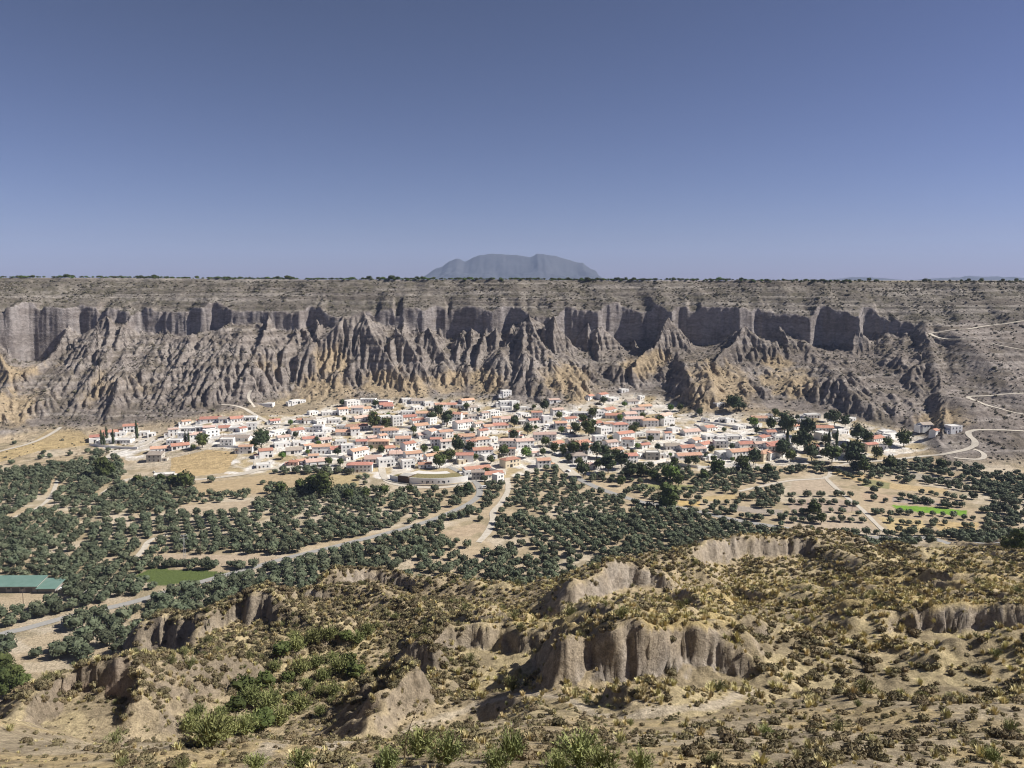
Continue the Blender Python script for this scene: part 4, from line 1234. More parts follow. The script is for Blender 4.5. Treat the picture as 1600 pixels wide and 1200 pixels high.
def tree_thing(name, label, cat, group, p, s, rz, crown_me, trunk_me, sq=(1, 1, 1)):
    e = obj(name, None, None, p, rz); e.scale = (s * sq[0], s * sq[1], s * sq[2])
    tag(e, label, cat, group)
    obj('trunk', trunk_me, e); obj('crown', crown_me, e)
    return e
LANDV = [('green roofed shed',40,920),('green lawn plot',270,902),('lattice power pylon',289,862),('pale bare plot',70,1008),('big dark corner trees',12,1060),('white carport',102,926),('red clay stump',160,1055),('crest knob over the gully',560,905),
         ('conical bare hillock',840,920),('small dark hillock',765,948),('fluted bare hillock',985,895),('long fluted brow',1190,852),('tan triangle field',725,828),('lowest road stretch',60,977),('road stretch beside the lawn',370,893),('road stretch above the olives',520,855),('flat hill crest',680,925),('stepped ridge end',230,985)]
ORDV = ['nearest','second nearest','third nearest','fourth nearest','fifth nearest','sixth nearest','seventh nearest','eighth nearest','ninth nearest','tenth nearest','eleventh nearest','twelfth nearest'] + ['%s nearest' % q for q in ('thirteenth','fourteenth','fifteenth','sixteenth','seventeenth','eighteenth','nineteenth','twentieth','twenty-first','twenty-second','twenty-third','twenty-fourth','twenty-fifth','twenty-sixth','twenty-seventh','twenty-eighth','twenty-ninth','thirtieth')] + ['outlying'] * 200
def sector(lands, x_, y_, ky=1.6):
    k_ = min(range(len(lands)), key=lambda i: math.hypot(lands[i][1] - x_, (lands[i][2] - y_) * ky))
    dx, dy = x_ - lands[k_][1], (y_ - lands[k_][2]) * ky
    sd = ('right of' if dx > 0 else 'left of') if abs(dx) > abs(dy) else ('below' if dy > 0 else 'above')
    return k_, sd, math.hypot(dx, dy)
def ranked(lands, pts, what):
    """a label for each of many alike things: which one it is, counted outwards from something easy to find"""
    rk = {}; lab = [None] * len(pts)
    for i, (a_, b_) in enumerate(pts):
        k_, sd, dd = sector(lands, a_, b_); rk.setdefault((k_, sd), []).append((dd, i))
    for (k_, sd), v in rk.items():
        for j, (dd, i) in enumerate(sorted(v)):
            lab[i] = '%s, %s of those %s the %s' % (what, ORDV[j], sd, lands[k_][0])
    return lab
ol_lab = ranked(LANDV, [(px[k], py[k]) for k in near_k], 'grey green olive tree')
for n, k in enumerate(near_k):
    wh, gr = grove_of(px[k], py[k])
    tree_thing('olive_tree', ol_lab[n], 'olive tree', 'olive trees of the valley', (x[k], y[k], z[k]), float(size[k]), g.random() * 6.28, OLIVE[n % 5], OLIVE_TRUNK[n % 3],
               tuple(g.uniform(0.9, 1.1, 3)))

# ------------------------------------------------------------------ grass and scrub of the near hill
def fan_points(n, y0, y1, half=0.70, seed=0):
    gg = np.random.default_rng(seed)
    # even over the ground
    yv = np.sqrt(gg.random(n) * (y1 * y1 - y0 * y0) + y0 * y0); tv = gg.uniform(-half, half, n)
    return tv * yv, yv, gg
x, y, gg = fan_points(130000, 24, 330, 0.70, 31)
z = H(x, y); sl = slope_of(x, y, 0.6)
b = GF.at(x, y, GF.bare)
n = fbm(x / 14, y / 14, 3, 911)
pr = np.where(y < 95, 0.62, 0.55) * sstep(2.6, 1.3, sl) * (1 - 0.85 * b) * (0.6 + 0.75 * sstep(0.32, 0.62, n)) * (z > 8)
px, py = to_px(x, y, z)
left_terr = (px < 170) & (py > 1105)
lh = (px < 740) & (y > 92) & ~left_terr
pr = np.where(lh, pr * 1.7, pr)
pr = np.where(left_terr, pr * 0.55, pr)
keep = (gg.random(len(x)) < pr) & road_mask(x, y, 0.3)
keep[keep] &= visible(x[keep], y[keep], z[keep], 0.8)
x, y, z, n, px, py = [v[keep] for v in (x, y, z, n, px, py)]
gold = sstep(0.40, 0.60, fbm(x / 22, y / 22, 3, 915)) * 0.5 + 0.42
gold = np.where((py > 900) & (py < 990) & (px > 850), 0.85, gold)
gold = np.where((py > 1100), 0.30, gold)
gold = np.where(lh[keep], 0.38, gold)
r = gg.random(len(x))
kd = np.where(r < gold, gg.integers(0, 4, len(x)), gg.integers(4, 7, len(x)))
kd = np.where((gg.random(len(x)) < 0.025), gg.integers(7, 9, len(x)), kd)
sz = np.exp(gg.normal(-0.32, 0.36, len(x))) * np.where(kd >= 7, 0.8, 1.0)
sz = np.where(py > 1100, sz * np.where(gg.random(len(x)) < 0.86, 0.36, 0.85), sz)
sz = np.where(left_terr[keep], sz * 0.7, sz)
sz = np.minimum(sz, np.where(py > 1090, 0.9, 1.35))
print('tussocks', len(x))
inf = (px > 4) & (px < 1596) & (py < 1196)
big = np.argsort(np.where(inf, -sz / y * np.where(kd < 4, 1.0, 0.85), 1))[:300]
rest = np.ones(len(x), bool); rest[big] = False
ri = np.where(rest)[0]
scatter('scrub_ground_cover', np.stack([x[ri], y[ri], z[ri] - 0.03], 1), np.stack([gg.normal(0, 0.08, len(ri)), gg.normal(0, 0.08, len(ri)), gg.random(len(ri)) * 6.28], 1),
        sz[ri, None] * gg.uniform(0.85, 1.15, (len(ri), 3)), kd[ri], proto_collection('hill_plants', TUFT + SCRUB + BROOM))
for k in big:
    zone = ('on the sunlit terrace below the footpath' if py[k] > 1105 and px[k] > 500 else 'on the pale terrace under the red clay stump' if py[k] > 1090 and px[k] < 330 else 'on the slope behind the footpath')
    me = (TUFT + SCRUB + BROOM)[int(kd[k])]
    if kd[k] < 4: nm, lb, gr = 'esparto_tussock', 'golden dry esparto grass tussock ', 'esparto tussocks '
    elif kd[k] < 7: nm, lb, gr = 'thyme_bush', 'low dark brown thyme cushion ', 'thyme cushions '
    else: nm, lb, gr = 'broom_bush', 'small wispy green broom bush ', 'broom bushes '
    o = obj(nm, me, None, (x[k], y[k], z[k] - 0.03), gg.random() * 6.28); o.scale = tuple(sz[k] * gg.uniform(0.9, 1.1, 3))
    tag(o, lb + zone, nm.split('_')[1], gr + zone)

# big wispy broom in front
FRONT = [(655,1185,2.1,1.25),(700,1198,2.0,1.1),(605,1205,1.5,1.1),(800,1190,2.2,0.85),(775,1210,1.6,1.0),(905,1200,2.3,1.2),(940,1215,1.7,1.2),(870,1215,1.5,1.1),(985,1135,1.0,0.9),(1000,1210,1.4,1.1),(1195,1150,1.0,1.5),(1130,1110,0.8,0.9),(1060,1120,0.9,1.1),(470,1205,1.4,1.3),(400,1208,1.2,1.3),(1340,1105,1.0,1.0),(1550,1195,1.2,1.2)]
side = ['beside the bare dry stalk','leaning over the path bend','at the lower frame edge by the pale stones','tallest of the pair on the gold slope','behind the twin green clump','spreading across the gold terrace','close beside the widest broom','low under the widest broom','alone on the gold slope under the bare cliff','reaching right from the widest broom','dark and dense on the gold terrace','small near the footpath end','thin, nearest the footpath','olive green beside the pale track end','first on the pale track verge','by the dark hollow','by the far terrace corner']
for (a, b_, h_, w_), sd in zip(FRONT, side):
    p = hit(a, min(b_, 1230), 18)
    me = BROOM[len(sd) % 2] if h_ < 1.0 else TAMA[len(sd) % 3]
    o = obj('broom_bush', me, None, p, a * 0.1)
    h_ *= 0.47; s = h_ / (1.7 if h_ < 1.3 else 2.7)
    o.scale = (s * w_, s * w_, s)
    tag(o, 'wispy green broom bush ' + sd, 'bush', 'tall broom bushes in front')
# the dry stalk
a = Acc()
gq = np.random.default_rng(5); pts = [np.array((0.02 * i * i * 0.5, 0.0, 0.32 * i)) for i in range(9)]
def stick(acc, p, q, r0, r1):
    p, q = np.array(p, float), np.array(q, float); ax = (q - p) / np.linalg.norm(q - p); u = np.cross(ax, (0.2, 1, 0.1)); u /= np.linalg.norm(u); v = np.cross(ax, u)
    ring = [(math.cos(t), math.sin(t)) for t in np.arange(5) * 1.2566]
    acc.add([p + (u * c + v * s) * r0 for c, s in ring] + [q + (u * c + v * s) * r1 for c, s in ring], [(i, (i + 1) % 5, 5 + (i + 1) % 5, 5 + i) for i in range(5)] + [(9, 8, 7, 6, 5)])
for i in range(8):
    stick(a, pts[i], pts[i + 1], 0.035 - 0.003 * i, 0.032 - 0.003 * i)
stalk_me = a.mesh('flower_stalk', noisy('dry_stalk', (0.10,0.08,0.05), (0.18,0.14,0.08), 3))
a = Acc()
for i in range(4, 9):
    for s_ in (-1, 1):
        stick(a, pts[i], pts[i] + np.array((s_ * (0.5 - 0.045 * i), 0.1 * s_, 0.16)), 0.013, 0.008)
        blob(a, pts[i] + np.array((s_ * (0.5 - 0.045 * i), 0.1 * s_, 0.17)), (0.05, 0.05, 0.035), gq)
p = hit(632, 1190, 18)
e = obj('dry_stalk', None, None, p); tag(e, 'tall bare dry agave-like flower stalk with short side twigs', 'stalk')
obj('stem', stalk_me, e); obj('twig', a.mesh('twigs', MATS['dry_stalk']), e)['kind'] = 'stuff'

# gorge bushes
GORGE = [(300,1150),(325,1148),(350,1160),(385,1150),(410,1140),(440,1135),(345,1125),(370,1110),(395,1105),(425,1100),(455,1095),(480,1080),(505,1068),(530,1055),(545,1040),(520,1035),(495,1045),(470,1055),(450,1065),(430,1050),(415,1075),(440,1025),(465,1020),(490,1010),(515,1005),(540,1000),(560,1010),(575,995),(470,1115),(500,1120),(380,1085),(520,1090),(360,1145),(420,1120),(330,1170),(460,1005),(500,1090),(555,1060),(310,1120)]
gg = np.random.default_rng(77)
LANDG = [('bend of the footpath',540,1150),('red clay stump',205,1100),('head of the gully',590,992),('broken scarp wall',640,1050),('gully mouth',330,1160)]
GL = ranked(LANDG, GORGE, 'bush')
for n, (a_, b_) in enumerate(GORGE):
    p = hit(a_, b_)
    q = int(gg.integers(0, 5)); q = q if q < 3 else (q if gg.random() < 0.55 else 1)
    s = gg.uniform(0.75, 1.45)
    if q < 3:
        o = obj('tamarisk', TAMA[q], None, p, gg.random() * 6); o.scale = (s * 1.1, s * 1.1, s); lb = GL[n].replace('bush,', 'feathery yellow green tamarisk,')
        tag(o, lb, 'tamarisk', 'tamarisks in the gully')
    else:
        o = obj('gully_bush', (ROUND + ROUND)[q], None, (p[0], p[1], p[2] - 0.5), gg.random() * 6); o.scale = (s * 0.36, s * 0.36, s * 0.30); lb = GL[n].replace('bush,', 'dense rounded green bush,')
        tag(o, lb, 'bush', 'dense bushes in the gully')

# ------------------------------------------------------------------ scrub on the escarpment
gg = np.random.default_rng(41)
n = 70000
yv = np.sqrt(gg.random(n) * (1010 ** 2 - 600 ** 2) + 600 ** 2); xv = gg.uniform(-0.66, 0.66, n) * yv
zv = H(xv, yv); sv = slope_of(xv, yv, 1.6); ms = GE.at(xv, yv, GE.mass); yf_ = GE.at(xv, yv, GE.yf)
pr = sstep(1.9, 0.7, sv) * np.where(yv > yf_ + 3, 0.75, 0.42) * sstep(0.5, 4, ms) * (0.3 + sstep(0.36, 0.6, fbm(xv / 25, yv / 25, 3, 921)))
pr = np.maximum(pr, np.where((ms < 3) & (yv > 640), 0.07, 0)); pr = np.maximum(pr, np.where((ms < 4) & (yv > 740), 0.2, 0))
pr *= np.where(fbm(xv / 16, yv / 16, 3, 923) > 0.6, 0.4, 1)
k = (gg.random(n) < pr) & (zv < 149.5)
kk_ = np.where(k)[0]; kk_ = kk_[road_mask(xv[kk_], yv[kk_], 1.0)]
print('cliff scrub', len(kk_))
scatter('cliff_scrub_cover', np.stack([xv[kk_], yv[kk_], zv[kk_] - 0.1], 1), np.stack([0 * xv[kk_], 0 * xv[kk_], gg.random(len(kk_)) * 6.28], 1),
        np.exp(gg.normal(-0.2, 0.42, (len(kk_), 1))) * gg.uniform(0.85, 1.15, (len(kk_), 3)), gg.integers(0, 3, len(kk_)), proto_collection('cliff_plants', CSCRUB))

# ------------------------------------------------------------------ trees along the plateau rim
n = 2200
xr = gg.uniform(-720, 720, n); yr = np.interp(xr, GE.xs, GE.ry[-1]) + gg.uniform(-3, 14, n)
pxr, _ = to_px(xr, yr, 150 + 0 * xr)
k = gg.random(n) < np.where(pxr < 1050, 0.9, np.where(pxr < 1330, 0.55, 0.16)) * (0.6 + 0.6 * (fbm(xr / 30, xr * 0, 2, 931) > 0.45))
xr, yr = xr[k], yr[k]
scatter('rim_treeline', np.stack([xr, yr, H(xr, yr)], 1), np.stack([0 * xr, 0 * xr, gg.random(len(xr)) * 6.28], 1),
        (np.exp(gg.normal(-1.45, 0.35, (len(xr), 1))) * np.array([[1.5, 1.5, 0.9]])) * np.ones((1, 3)), gg.integers(0, 5, len(xr)), proto_collection('rim_kinds', ROUND + BRIGHT))
RIM = [(966,3.4),(978,3.6),(992,3.0),(1042,2.8),(1052,3.4),(1136,2.6),(1304,2.4),(1358,4.6),(1372,2.6),(1443,3.0),(1452,3.2),(1484,2.8),(1502,3.0),(1514,4.0),(1534,4.4),(1567,3.8),(1588,4.2),(390,2.6)]
ordn = ['first','second','third','fourth','fifth','sixth','seventh','eighth','ninth','tenth','eleventh','twelfth','thirteenth','fourteenth','fifteenth','sixteenth','seventeenth','eighteenth','nineteenth','twentieth']
for n, (a_, h_) in enumerate(sorted(RIM)):
    ax_, _s = ray(a_, 437); Yr = 995.0
    tree_thing('rim_tree', 'small round tree standing clear on the skyline rim, %s from the left' % ordn[n], 'tree', 'lone trees on the plateau rim', (float(ax_) * Yr, Yr, float(H(float(ax_) * Yr, Yr)) - 0.2), h_ / 8.2 * 1.15, n, ROUND[n % 3], TR_TRUNK[n % 2], (1.15, 1.15, 1))
# ------------------------------------------------------------------ buildings
white_wash = noisy('white_wash', (0.76,0.745,0.71), (0.84,0.83,0.80), 0.25, 0.85, per_object=0.05)
cream_wash = noisy('cream_wash', (0.62,0.53,0.38), (0.70,0.61,0.46), 0.25, 0.85, per_object=0.08)
grey_wash = noisy('grey_wash', (0.42,0.39,0.34), (0.52,0.49,0.43), 0.25, 0.9, per_object=0.1)
pink_wash = noisy('pink_wash', (0.62,0.40,0.32), (0.70,0.48,0.40), 0.25, 0.9, per_object=0.08)
concrete = noisy('concrete', (0.33,0.31,0.28), (0.44,0.42,0.38), 0.3, 0.9, per_object=0.1)
glass_dark = mat('window_dark', (0.035, 0.04, 0.05), 0.25, 0.5)
door_brown = mat('door_brown', (0.11, 0.07, 0.045), 0.6)

def tile_mat(name, c1, c2):
    """pan-tile roof: rows down the slope with mottled clay"""
    m = noisy(name, c1, c2, 0.9, 0.85, per_object=0.14)
    nt = m.node_tree; b = nt.nodes['Principled BSDF']; L = nt.links.new
    tc = nt.nodes.new('ShaderNodeTexCoord'); wv = nt.nodes.new('ShaderNodeTexWave'); wv.wave_type = 'BANDS'; wv.bands_direction = 'X'
    wv.inputs['Scale'].default_value = 1.1; wv.inputs['Distortion'].default_value = 0.4
    bp = nt.nodes.new('ShaderNodeBump'); bp.inputs['Strength'].default_value = 0.7; bp.inputs['Distance'].default_value = 0.08
    L(tc.outputs['Object'], wv.inputs[0]); L(wv.outputs['Fac'], bp.inputs['Height']); L(bp.outputs[0], b.inputs['Normal'])
    return m
ROOFM = {'r': tile_mat('rust_tiles', (0.44,0.205,0.145), (0.56,0.30,0.225)), 'o': tile_mat('orange_tiles', (0.54,0.315,0.205), (0.64,0.41,0.29)),
         'p': tile_mat('pale_tiles', (0.54,0.37,0.29), (0.66,0.49,0.41)), 's': tile_mat('grey_tiles', (0.34,0.28,0.23), (0.44,0.38,0.32)),
         'f': noisy('flat_roof', (0.60,0.57,0.52), (0.74,0.72,0.68), 0.3, 0.9, per_object=0.08)}
ROOFW = {'r': 'rust red tiled', 'o': 'orange tiled', 'p': 'pale pink tiled', 's': 'grey brown tiled', 'f': 'flat whitewashed'}

def box(acc, x0, x1, y0, y1, z0, z1, m=0):
    acc.add([(x0,y0,z0),(x1,y0,z0),(x1,y1,z0),(x0,y1,z0),(x0,y0,z1),(x1,y0,z1),(x1,y1,z1),(x0,y1,z1)],
            [(0,3,2,1),(4,5,6,7),(0,1,5,4),(1,2,6,5),(2,3,7,6),(3,0,4,7)], m)

def wall_mesh(w, d, h, gable, m, deep=3.5, parapet=False):
    a = Acc(); x, y = w / 2, d / 2
    V = [(-x,-y,-deep),(x,-y,-deep),(x,y,-deep),(-x,y,-deep),(-x,-y,h),(x,-y,h),(x,y,h),(-x,y,h)]
    Fc = [(0,1,5,4),(2,3,7,6)]
    if gable > 0:
        V += [(-x,0,h+gable),(x,0,h+gable)]
        Fc += [(1,2,6,9,5),(3,0,4,8,7)]
    else:
        Fc += [(1,2,6,5),(3,0,4,7)]
    a.add(V, Fc)
    if parapet:
        t = 0.28; z0, z1 = h - 0.02, h + 0.45
        i = [(-x,-y),(x,-y),(x,y),(-x,y)]; j = [(-x+t,-y+t),(x-t,-y+t),(x-t,y-t),(-x+t,y-t)]
        V = [(p[0],p[1],z0) for p in i] + [(p[0],p[1],z1) for p in i] + [(p[0],p[1],z1) for p in j] + [(p[0],p[1],z0) for p in j]
        Fc = []
        for k in range(4):
            n = (k + 1) % 4
            Fc += [(k,n,4+n,4+k),(4+k,4+n,8+n,8+k),(8+k,8+n,12+n,12+k)]
        a.add(V, Fc)
    return a.mesh('wall', m)

def roof_mesh(w, d, h, kind, rise, m):
    a = Acc(); o = 0.38; x, y, t = w / 2 + o, d / 2 + o, 0.16
    drop = rise * o / (d / 2)
    z0 = h - drop + 0.03
    if kind == 'g':
        for zz in (0,):
            V = [(-x,-y,z0),(x,-y,z0),(x,0,h+rise+0.05),(-x,0,h+rise+0.05),(-x,y,z0),(x,y,z0)]
            V += [(p[0],p[1],p[2]+t) for p in V]
            a.add(V, [(6,7,8,9),(9,8,11,10),(1,0,3,2),(2,3,4,5),(0,1,7,6),(5,4,10,11),(0,6,9,3),(3,9,10,4),(2,8,7,1),(5,11,8,2)])
    elif kind == 'h':
        r = max(0.3, x - y)
        V = [(-x,-y,z0),(x,-y,z0),(x,y,z0),(-x,y,z0)]; V += [(p[0],p[1],p[2]+t) for p in V]; V += [(-r,0,h+rise+t),(r,0,h+rise+t)]
        a.add(V, [(3,2,1,0),(0,1,5,4),(1,2,6,5),(2,3,7,6),(3,0,4,7),(4,5,9,8),(6,7,8,9),(5,6,9),(7,4,8)])
    elif kind == 'm':   # single pitch
        V = [(-x,-y,z0),(x,-y,z0),(x,y,h+rise+0.05),(-x,y,h+rise+0.05)]; V += [(p[0],p[1],p[2]+t) for p in V]
        a.add(V, [(4,5,6,7),(3,2,1,0),(0,1,5,4),(1,2,6,5),(2,3,7,6),(3,0,4,7)])
    else:
        box(a, -w/2+0.3, w/2-0.3, -d/2+0.3, d/2-0.3, h-0.1, h+0.08)
    return a.mesh('roof', m)

def pane_mesh(w, h, name='window', m=None, sill=True):
    a = Acc(); box(a, -w/2, w/2, -0.05, 0.05, 0, h)
    ms = [m or glass_dark]
    if sill:
        box(a, -w/2-0.12, w/2+0.12, -0.12, 0.04, -0.12, -0.01, 1); ms.append(white_wash)
    return a.mesh(name, ms)
WIN = pane_mesh(0.95, 1.2); WINB = pane_mesh(1.3, 1.5); DOOR = pane_mesh(1.15, 2.1, 'door', door_brown, False); GATE = pane_mesh(2.4, 2.3, 'door', mat('door_dark', (0.05,0.05,0.05), 0.6), False)
ac = Acc(); box(ac, -0.35, 0.35, -0.3, 0.3, -0.8, 0.9); box(ac, -0.45, 0.45, -0.4, 0.4, 0.9, 1.02)
CHIM = ac.mesh('chimney', white_wash)

OFF = {'A': (400,580,6.667), 'B': (600,580,6.667), 'C': (800,580,6.667), 'D': (1000,580,6.667), 'E': (100,600,5.333), 'F': (1200,600,4.0)}
HOUSES = {
'A': "15 160 365 1 f,380 515 350 1 f,160 250 548 1 r,430 505 548 1 r,510 620 545 1 s,950 1080 365 1 f,1240 1370 352 1 f,1300 1420 392 1 r,1000 1110 435 1 p,1110 1205 422 1 o,870 960 470 1 o,700 850 470 1 f,560 650 455 1 f,1090 1230 330 1 f,1345 1440 555 2 s,1430 1530 562 3 f,1300 1420 542 2 f,1040 1170 530 1 p,760 870 532 1 f,930 1050 602 1 o,1060 1160 612 1 r,840 940 602 1 f,490 590 640 1 f,380 500 652 1 r,200 340 662 1 f,100 200 702 1 f,840 980 682 1 o,1225 1320 662 1 o,1310 1475 692 2 o h,1180 1370 802 2 o h c,1050 1150 768 1 r,400 510 778 1 f,500 610 745 1 r,600 760 862 2 o,790 940 862 1 r,330 470 872 1 s,210 350 802 1 f,50 170 912 1 r,350 430 992 1 r k,435 520 972 1 o,545 740 984 1 p,940 1050 922 1 s,1010 1180 905 2 o,1140 1290 968 1 p m,1290 1440 998 2 f,960 1190 1048 2 r h,1400 1540 900 1 p,20 140 1010 1 f,700 820 640 1 f,620 720 690 1 f,1180 1290 740 1 p,900 1020 850 1 f,1340 1450 840 1 r,640 780 560 1 f,1080 1180 850 1 f",
'B': "815 950 335 1 o,200 300 332 1 f,290 420 342 1 s,430 520 352 1 f,310 410 415 1 f,0 90 388 1 r,195 320 452 1 f,345 490 482 1 o,210 340 502 1 r,300 430 542 1 r,335 470 592 1 o,660 750 392 1 r,755 830 387 1 f,880 980 417 1 s,690 795 512 1 r,800 880 482 1 o,885 980 502 1 s,760 940 602 2 p,950 1045 572 1 p,1050 1140 602 1 o,1150 1290 592 1 r,1100 1220 482 1 f,1230 1330 425 1 f,1220 1400 357 1 f,1240 1330 272 1 f,370 470 712 1 p,475 580 692 2 o,590 720 692 2 o,490 595 772 2 r,600 700 802 2 p,790 940 742 2 o,950 1110 772 2 o h,870 965 802 1 r,1200 1370 792 2 p h,1390 1560 802 2 p,1110 1190 722 1 f,1120 1200 802 1 f,80 190 892 1 p,130 270 782 2 o,220 340 832 1 r,240 390 932 2 o,180 330 965 1 s,450 580 952 1 o,370 490 1012 1 r,200 320 1015 1 f,945 1130 882 2 r,1050 1180 925 1 f,760 920 962 2 r,780 850 978 1 f c,1260 1430 987 2 r h c,860 1110 1052 1 r,845 960 1082 1 f,1045 1240 1112 1 r,1170 1260 1160 1 f,920 1040 1142 2 s g g,540 640 730 1 f,1000 1090 690 1 r,1020 1100 860 1 f,640 740 560 1 f,1420 1520 470 1 f,1300 1400 690 1 r,100 200 700 1 f",
'C': "395 500 332 1 p,0 80 352 1 f,210 310 482 2 r,185 300 552 1 r,330 420 542 2 f,430 540 452 1 p,545 640 462 1 f,650 790 462 1 f,915 1020 312 1 r,1025 1120 307 1 f,800 870 292 1 r,970 1110 425 1 r,985 1140 502 1 r,1260 1385 455 1 p,1330 1460 395 1 o,1140 1220 232 1 f,1210 1320 352 1 s,1330 1390 302 1 f,1190 1370 562 2 p,1375 1520 592 2 o h,820 960 582 1 r,965 1060 592 1 o,1065 1210 632 2 r h,920 1050 662 1 f,480 555 575 1 p,560 690 522 1 r,460 570 612 1 o,575 640 632 1 o,240 450 732 2 p,370 450 602 1 f,1110 1290 732 2 r,1145 1260 792 2 r h,1410 1530 722 2 p,600 820 762 1 s,650 830 795 1 r,440 560 792 1 r,1010 1180 852 1 o,1190 1310 962 2 r,1315 1400 902 1 f,1405 1530 922 2 f g,1535 1600 922 1 f,275 400 1002 2 o,215 285 892 1 p,640 780 962 2 s h,750 880 1012 1 p h,1100 1200 690 1 f,1290 1400 690 1 f,1350 1450 800 1 r,1010 1100 560 1 f,60 160 560 1 f,700 800 560 1 r",
'D': "200 380 502 1 p,240 370 557 1 f,470 635 662 1 p,640 700 522 1 f,820 890 542 1 f,800 890 372 1 f,955 1010 377 1 f,1180 1320 512 1 o,1330 1380 492 1 f,1015 1110 612 1 f,1210 1280 577 1 f,1370 1480 542 1 f,1340 1470 672 1 f,1250 1390 722 1 r,1410 1560 722 1 f,1150 1240 722 1 f,1055 1140 752 1 f,915 1050 712 1 f,690 810 712 1 f,815 905 717 1 f,640 780 802 1 r,790 910 792 2 f,1050 1190 802 1 r,1210 1330 792 1 p,1340 1520 812 1 r,440 580 842 1 r,410 640 912 1 o,590 690 852 1 p,960 1140 917 2 o,830 950 892 1 f,710 810 922 1 f,1260 1430 932 2 o h c,1540 1600 822 1 f,280 420 830 1 s,560 660 740 1 o,1110 1210 855 1 r,900 980 545 1 f,330 440 640 1 f",
'E': "235 325 472 1 r,330 435 442 1 r,440 505 432 1 f,510 600 412 1 r,640 700 440 1 f,705 760 445 1 f,420 540 502 1 f,310 415 502 1 f,225 300 492 1 f,1150 1290 322 1 r,1300 1395 312 1 s,1400 1490 312 1 r,1495 1590 312 1 f,960 1095 392 1 f m,1100 1165 392 1 f,1170 1250 392 1 p,1300 1375 387 1 r,1380 1465 387 1 f,1470 1525 392 1 r,1530 1600 392 1 f,960 1055 462 1 f,1060 1180 447 1 p,1310 1415 480 1 s,1420 1530 487 1 s,1310 1400 517 2 f,915 1030 542 1 r,740 860 577 1 o,700 800 642 1 s m g,765 895 782 1 f g,1465 1560 592 1 o",
'F': "205 260 247 1 f,250 325 207 1 f,300 400 302 1 r,160 210 282 1 r,505 555 227 1 f,440 510 322 1 f,620 680 322 1 f,650 740 362 1 r,725 795 312 1 f,755 840 342 1 f,620 690 422 2 r c,695 745 402 1 f,970 1030 292 1 s,1040 1080 322 1 r,1145 1210 317 1 f,0 100 402 1 r,60 140 342 1 f,0 60 472 1 o,0 50 342 1 r,265 320 442 2 r,60 120 302 1 p,330 400 345 1 f,560 620 405 1 f,130 200 352 1 f",
}
LAND = [('lower valley road end',20,1000),('valley grove edge',160,790),('curved white museum',680,748),('grey stone hall',633,668),('wide pale entrance road',880,725),('orange earth mound',505,615),('cypress row',168,690),('dry ochre field',320,722),
        ('walled sports court',1312,706),('gravel road bend',1520,690),('pyramid shaped spur',1110,610),('dark scrub mound',1120,665),('big shade tree',409,700),('long dark pine grove',945,722),
        ('tall poplar grove',1255,690),('central pine trio',803,675),('village pine clump',690,660),('tan cone spur',900,630),('switchback lane',430,662),('broad plaza trees',895,680),('east tree belt',1340,690),('pyramid foot slope',1040,655)]
ORD = ['nearest','second','third','fourth','fifth','sixth','seventh','eighth','ninth','tenth','eleventh','twelfth','thirteenth','fourteenth','fifteenth','sixteenth','seventeenth','eighteenth','nineteenth','twentieth'] + ['farthest'] * 30
def where_is(x_, y_):
    k = min(range(len(LAND)), key=lambda i: math.hypot(LAND[i][1] - x_, (LAND[i][2] - y_) * 2.2))
    dx, dy = x_ - LAND[k][1], (y_ - LAND[k][2]) * 2.2
    d = math.hypot(dx, dy)
    sd = ('right of' if dx > 0 else 'left of') if abs(dx) > abs(dy) else ('below' if dy > 0 else 'above')
    return k, sd, d
specs = []
gh = np.random.default_rng(17)
for key, txt in HOUSES.items():
    ox, oy, sc_ = OFF[key]
    for it in txt.split(','):
        t = it.split()
        x0, x1, yb_ = ox + float(t[0]) / sc_, ox + float(t[1]) / sc_, oy + float(t[2]) / sc_
        specs.append(dict(cx=(x0 + x1) / 2, yb=yb_, w=x1 - x0, n=int(t[3]), roof=t[4], opt=t[5:]))
FILL = [(535,742,600,740),(640,640,860,720),(880,650,1010,715),(440,650,560,720),(1040,675,1230,720),(270,660,400,700)]
gf = np.random.default_rng(99); tries = 0; target = min(292 - len(specs), 60); nf = 0
TRX = [(float(t.split()[0]), float(t.split()[1])) for t in ''.split(',') if t]
while nf < target and tries < 6000:
    tries += 1
    bx = FILL[int(gf.choice(6, p=[0.05, 0.34, 0.22, 0.17, 0.16, 0.06]))]
    cx_, yb_, w_ = gf.uniform(560, 860) if bx[0] == 640 else gf.uniform(min(bx[0], bx[2]), max(bx[0], bx[2])), gf.uniform(min(bx[1], bx[3]), max(bx[1], bx[3])), gf.uniform(10, 18)
    if any(abs(q['cx'] - cx_) < (q['w'] + w_) * 0.48 and abs(q['yb'] - yb_) < 7.5 for q in specs): continue
    if not in_poly(np.array(cx_), np.array(yb_), VILLAGE): continue
    hp = hit(cx_, yb_, 500)
    if not road_mask(np.array([hp[0]]), np.array([hp[1] + 3]), 2.0)[0]: continue
    specs.append(dict(cx=cx_, yb=yb_, w=w_, n=int(gf.choice([1, 1, 2])), roof=str(gf.choice(list('roopff'))), opt=[])); nf += 1
print('houses', len(specs))
for s_ in specs:
    s_['yb'] += gh.uniform(-2.0, 2.0); s_['n'] = 2 if (s_['n'] == 1 and s_['w'] < 20 and gh.random() < 0.2) else s_['n']
    p = hit(s_['cx'], s_['yb'], 500)
    dist = math.sqrt(p[0] ** 2 + p[1] ** 2 + (p[2] - CAM_Z) ** 2)
    s_['p'] = p; s_['wm'] = min(max(s_['w'] * 1.12 * dist / F, 4.6), 21)
    s_['land'], s_['side'], s_['ld'] = where_is(s_['cx'], s_['yb'])
rank = {}
for s_ in specs:
    rank.setdefault((s_['land'], s_['side']), []).append(s_)
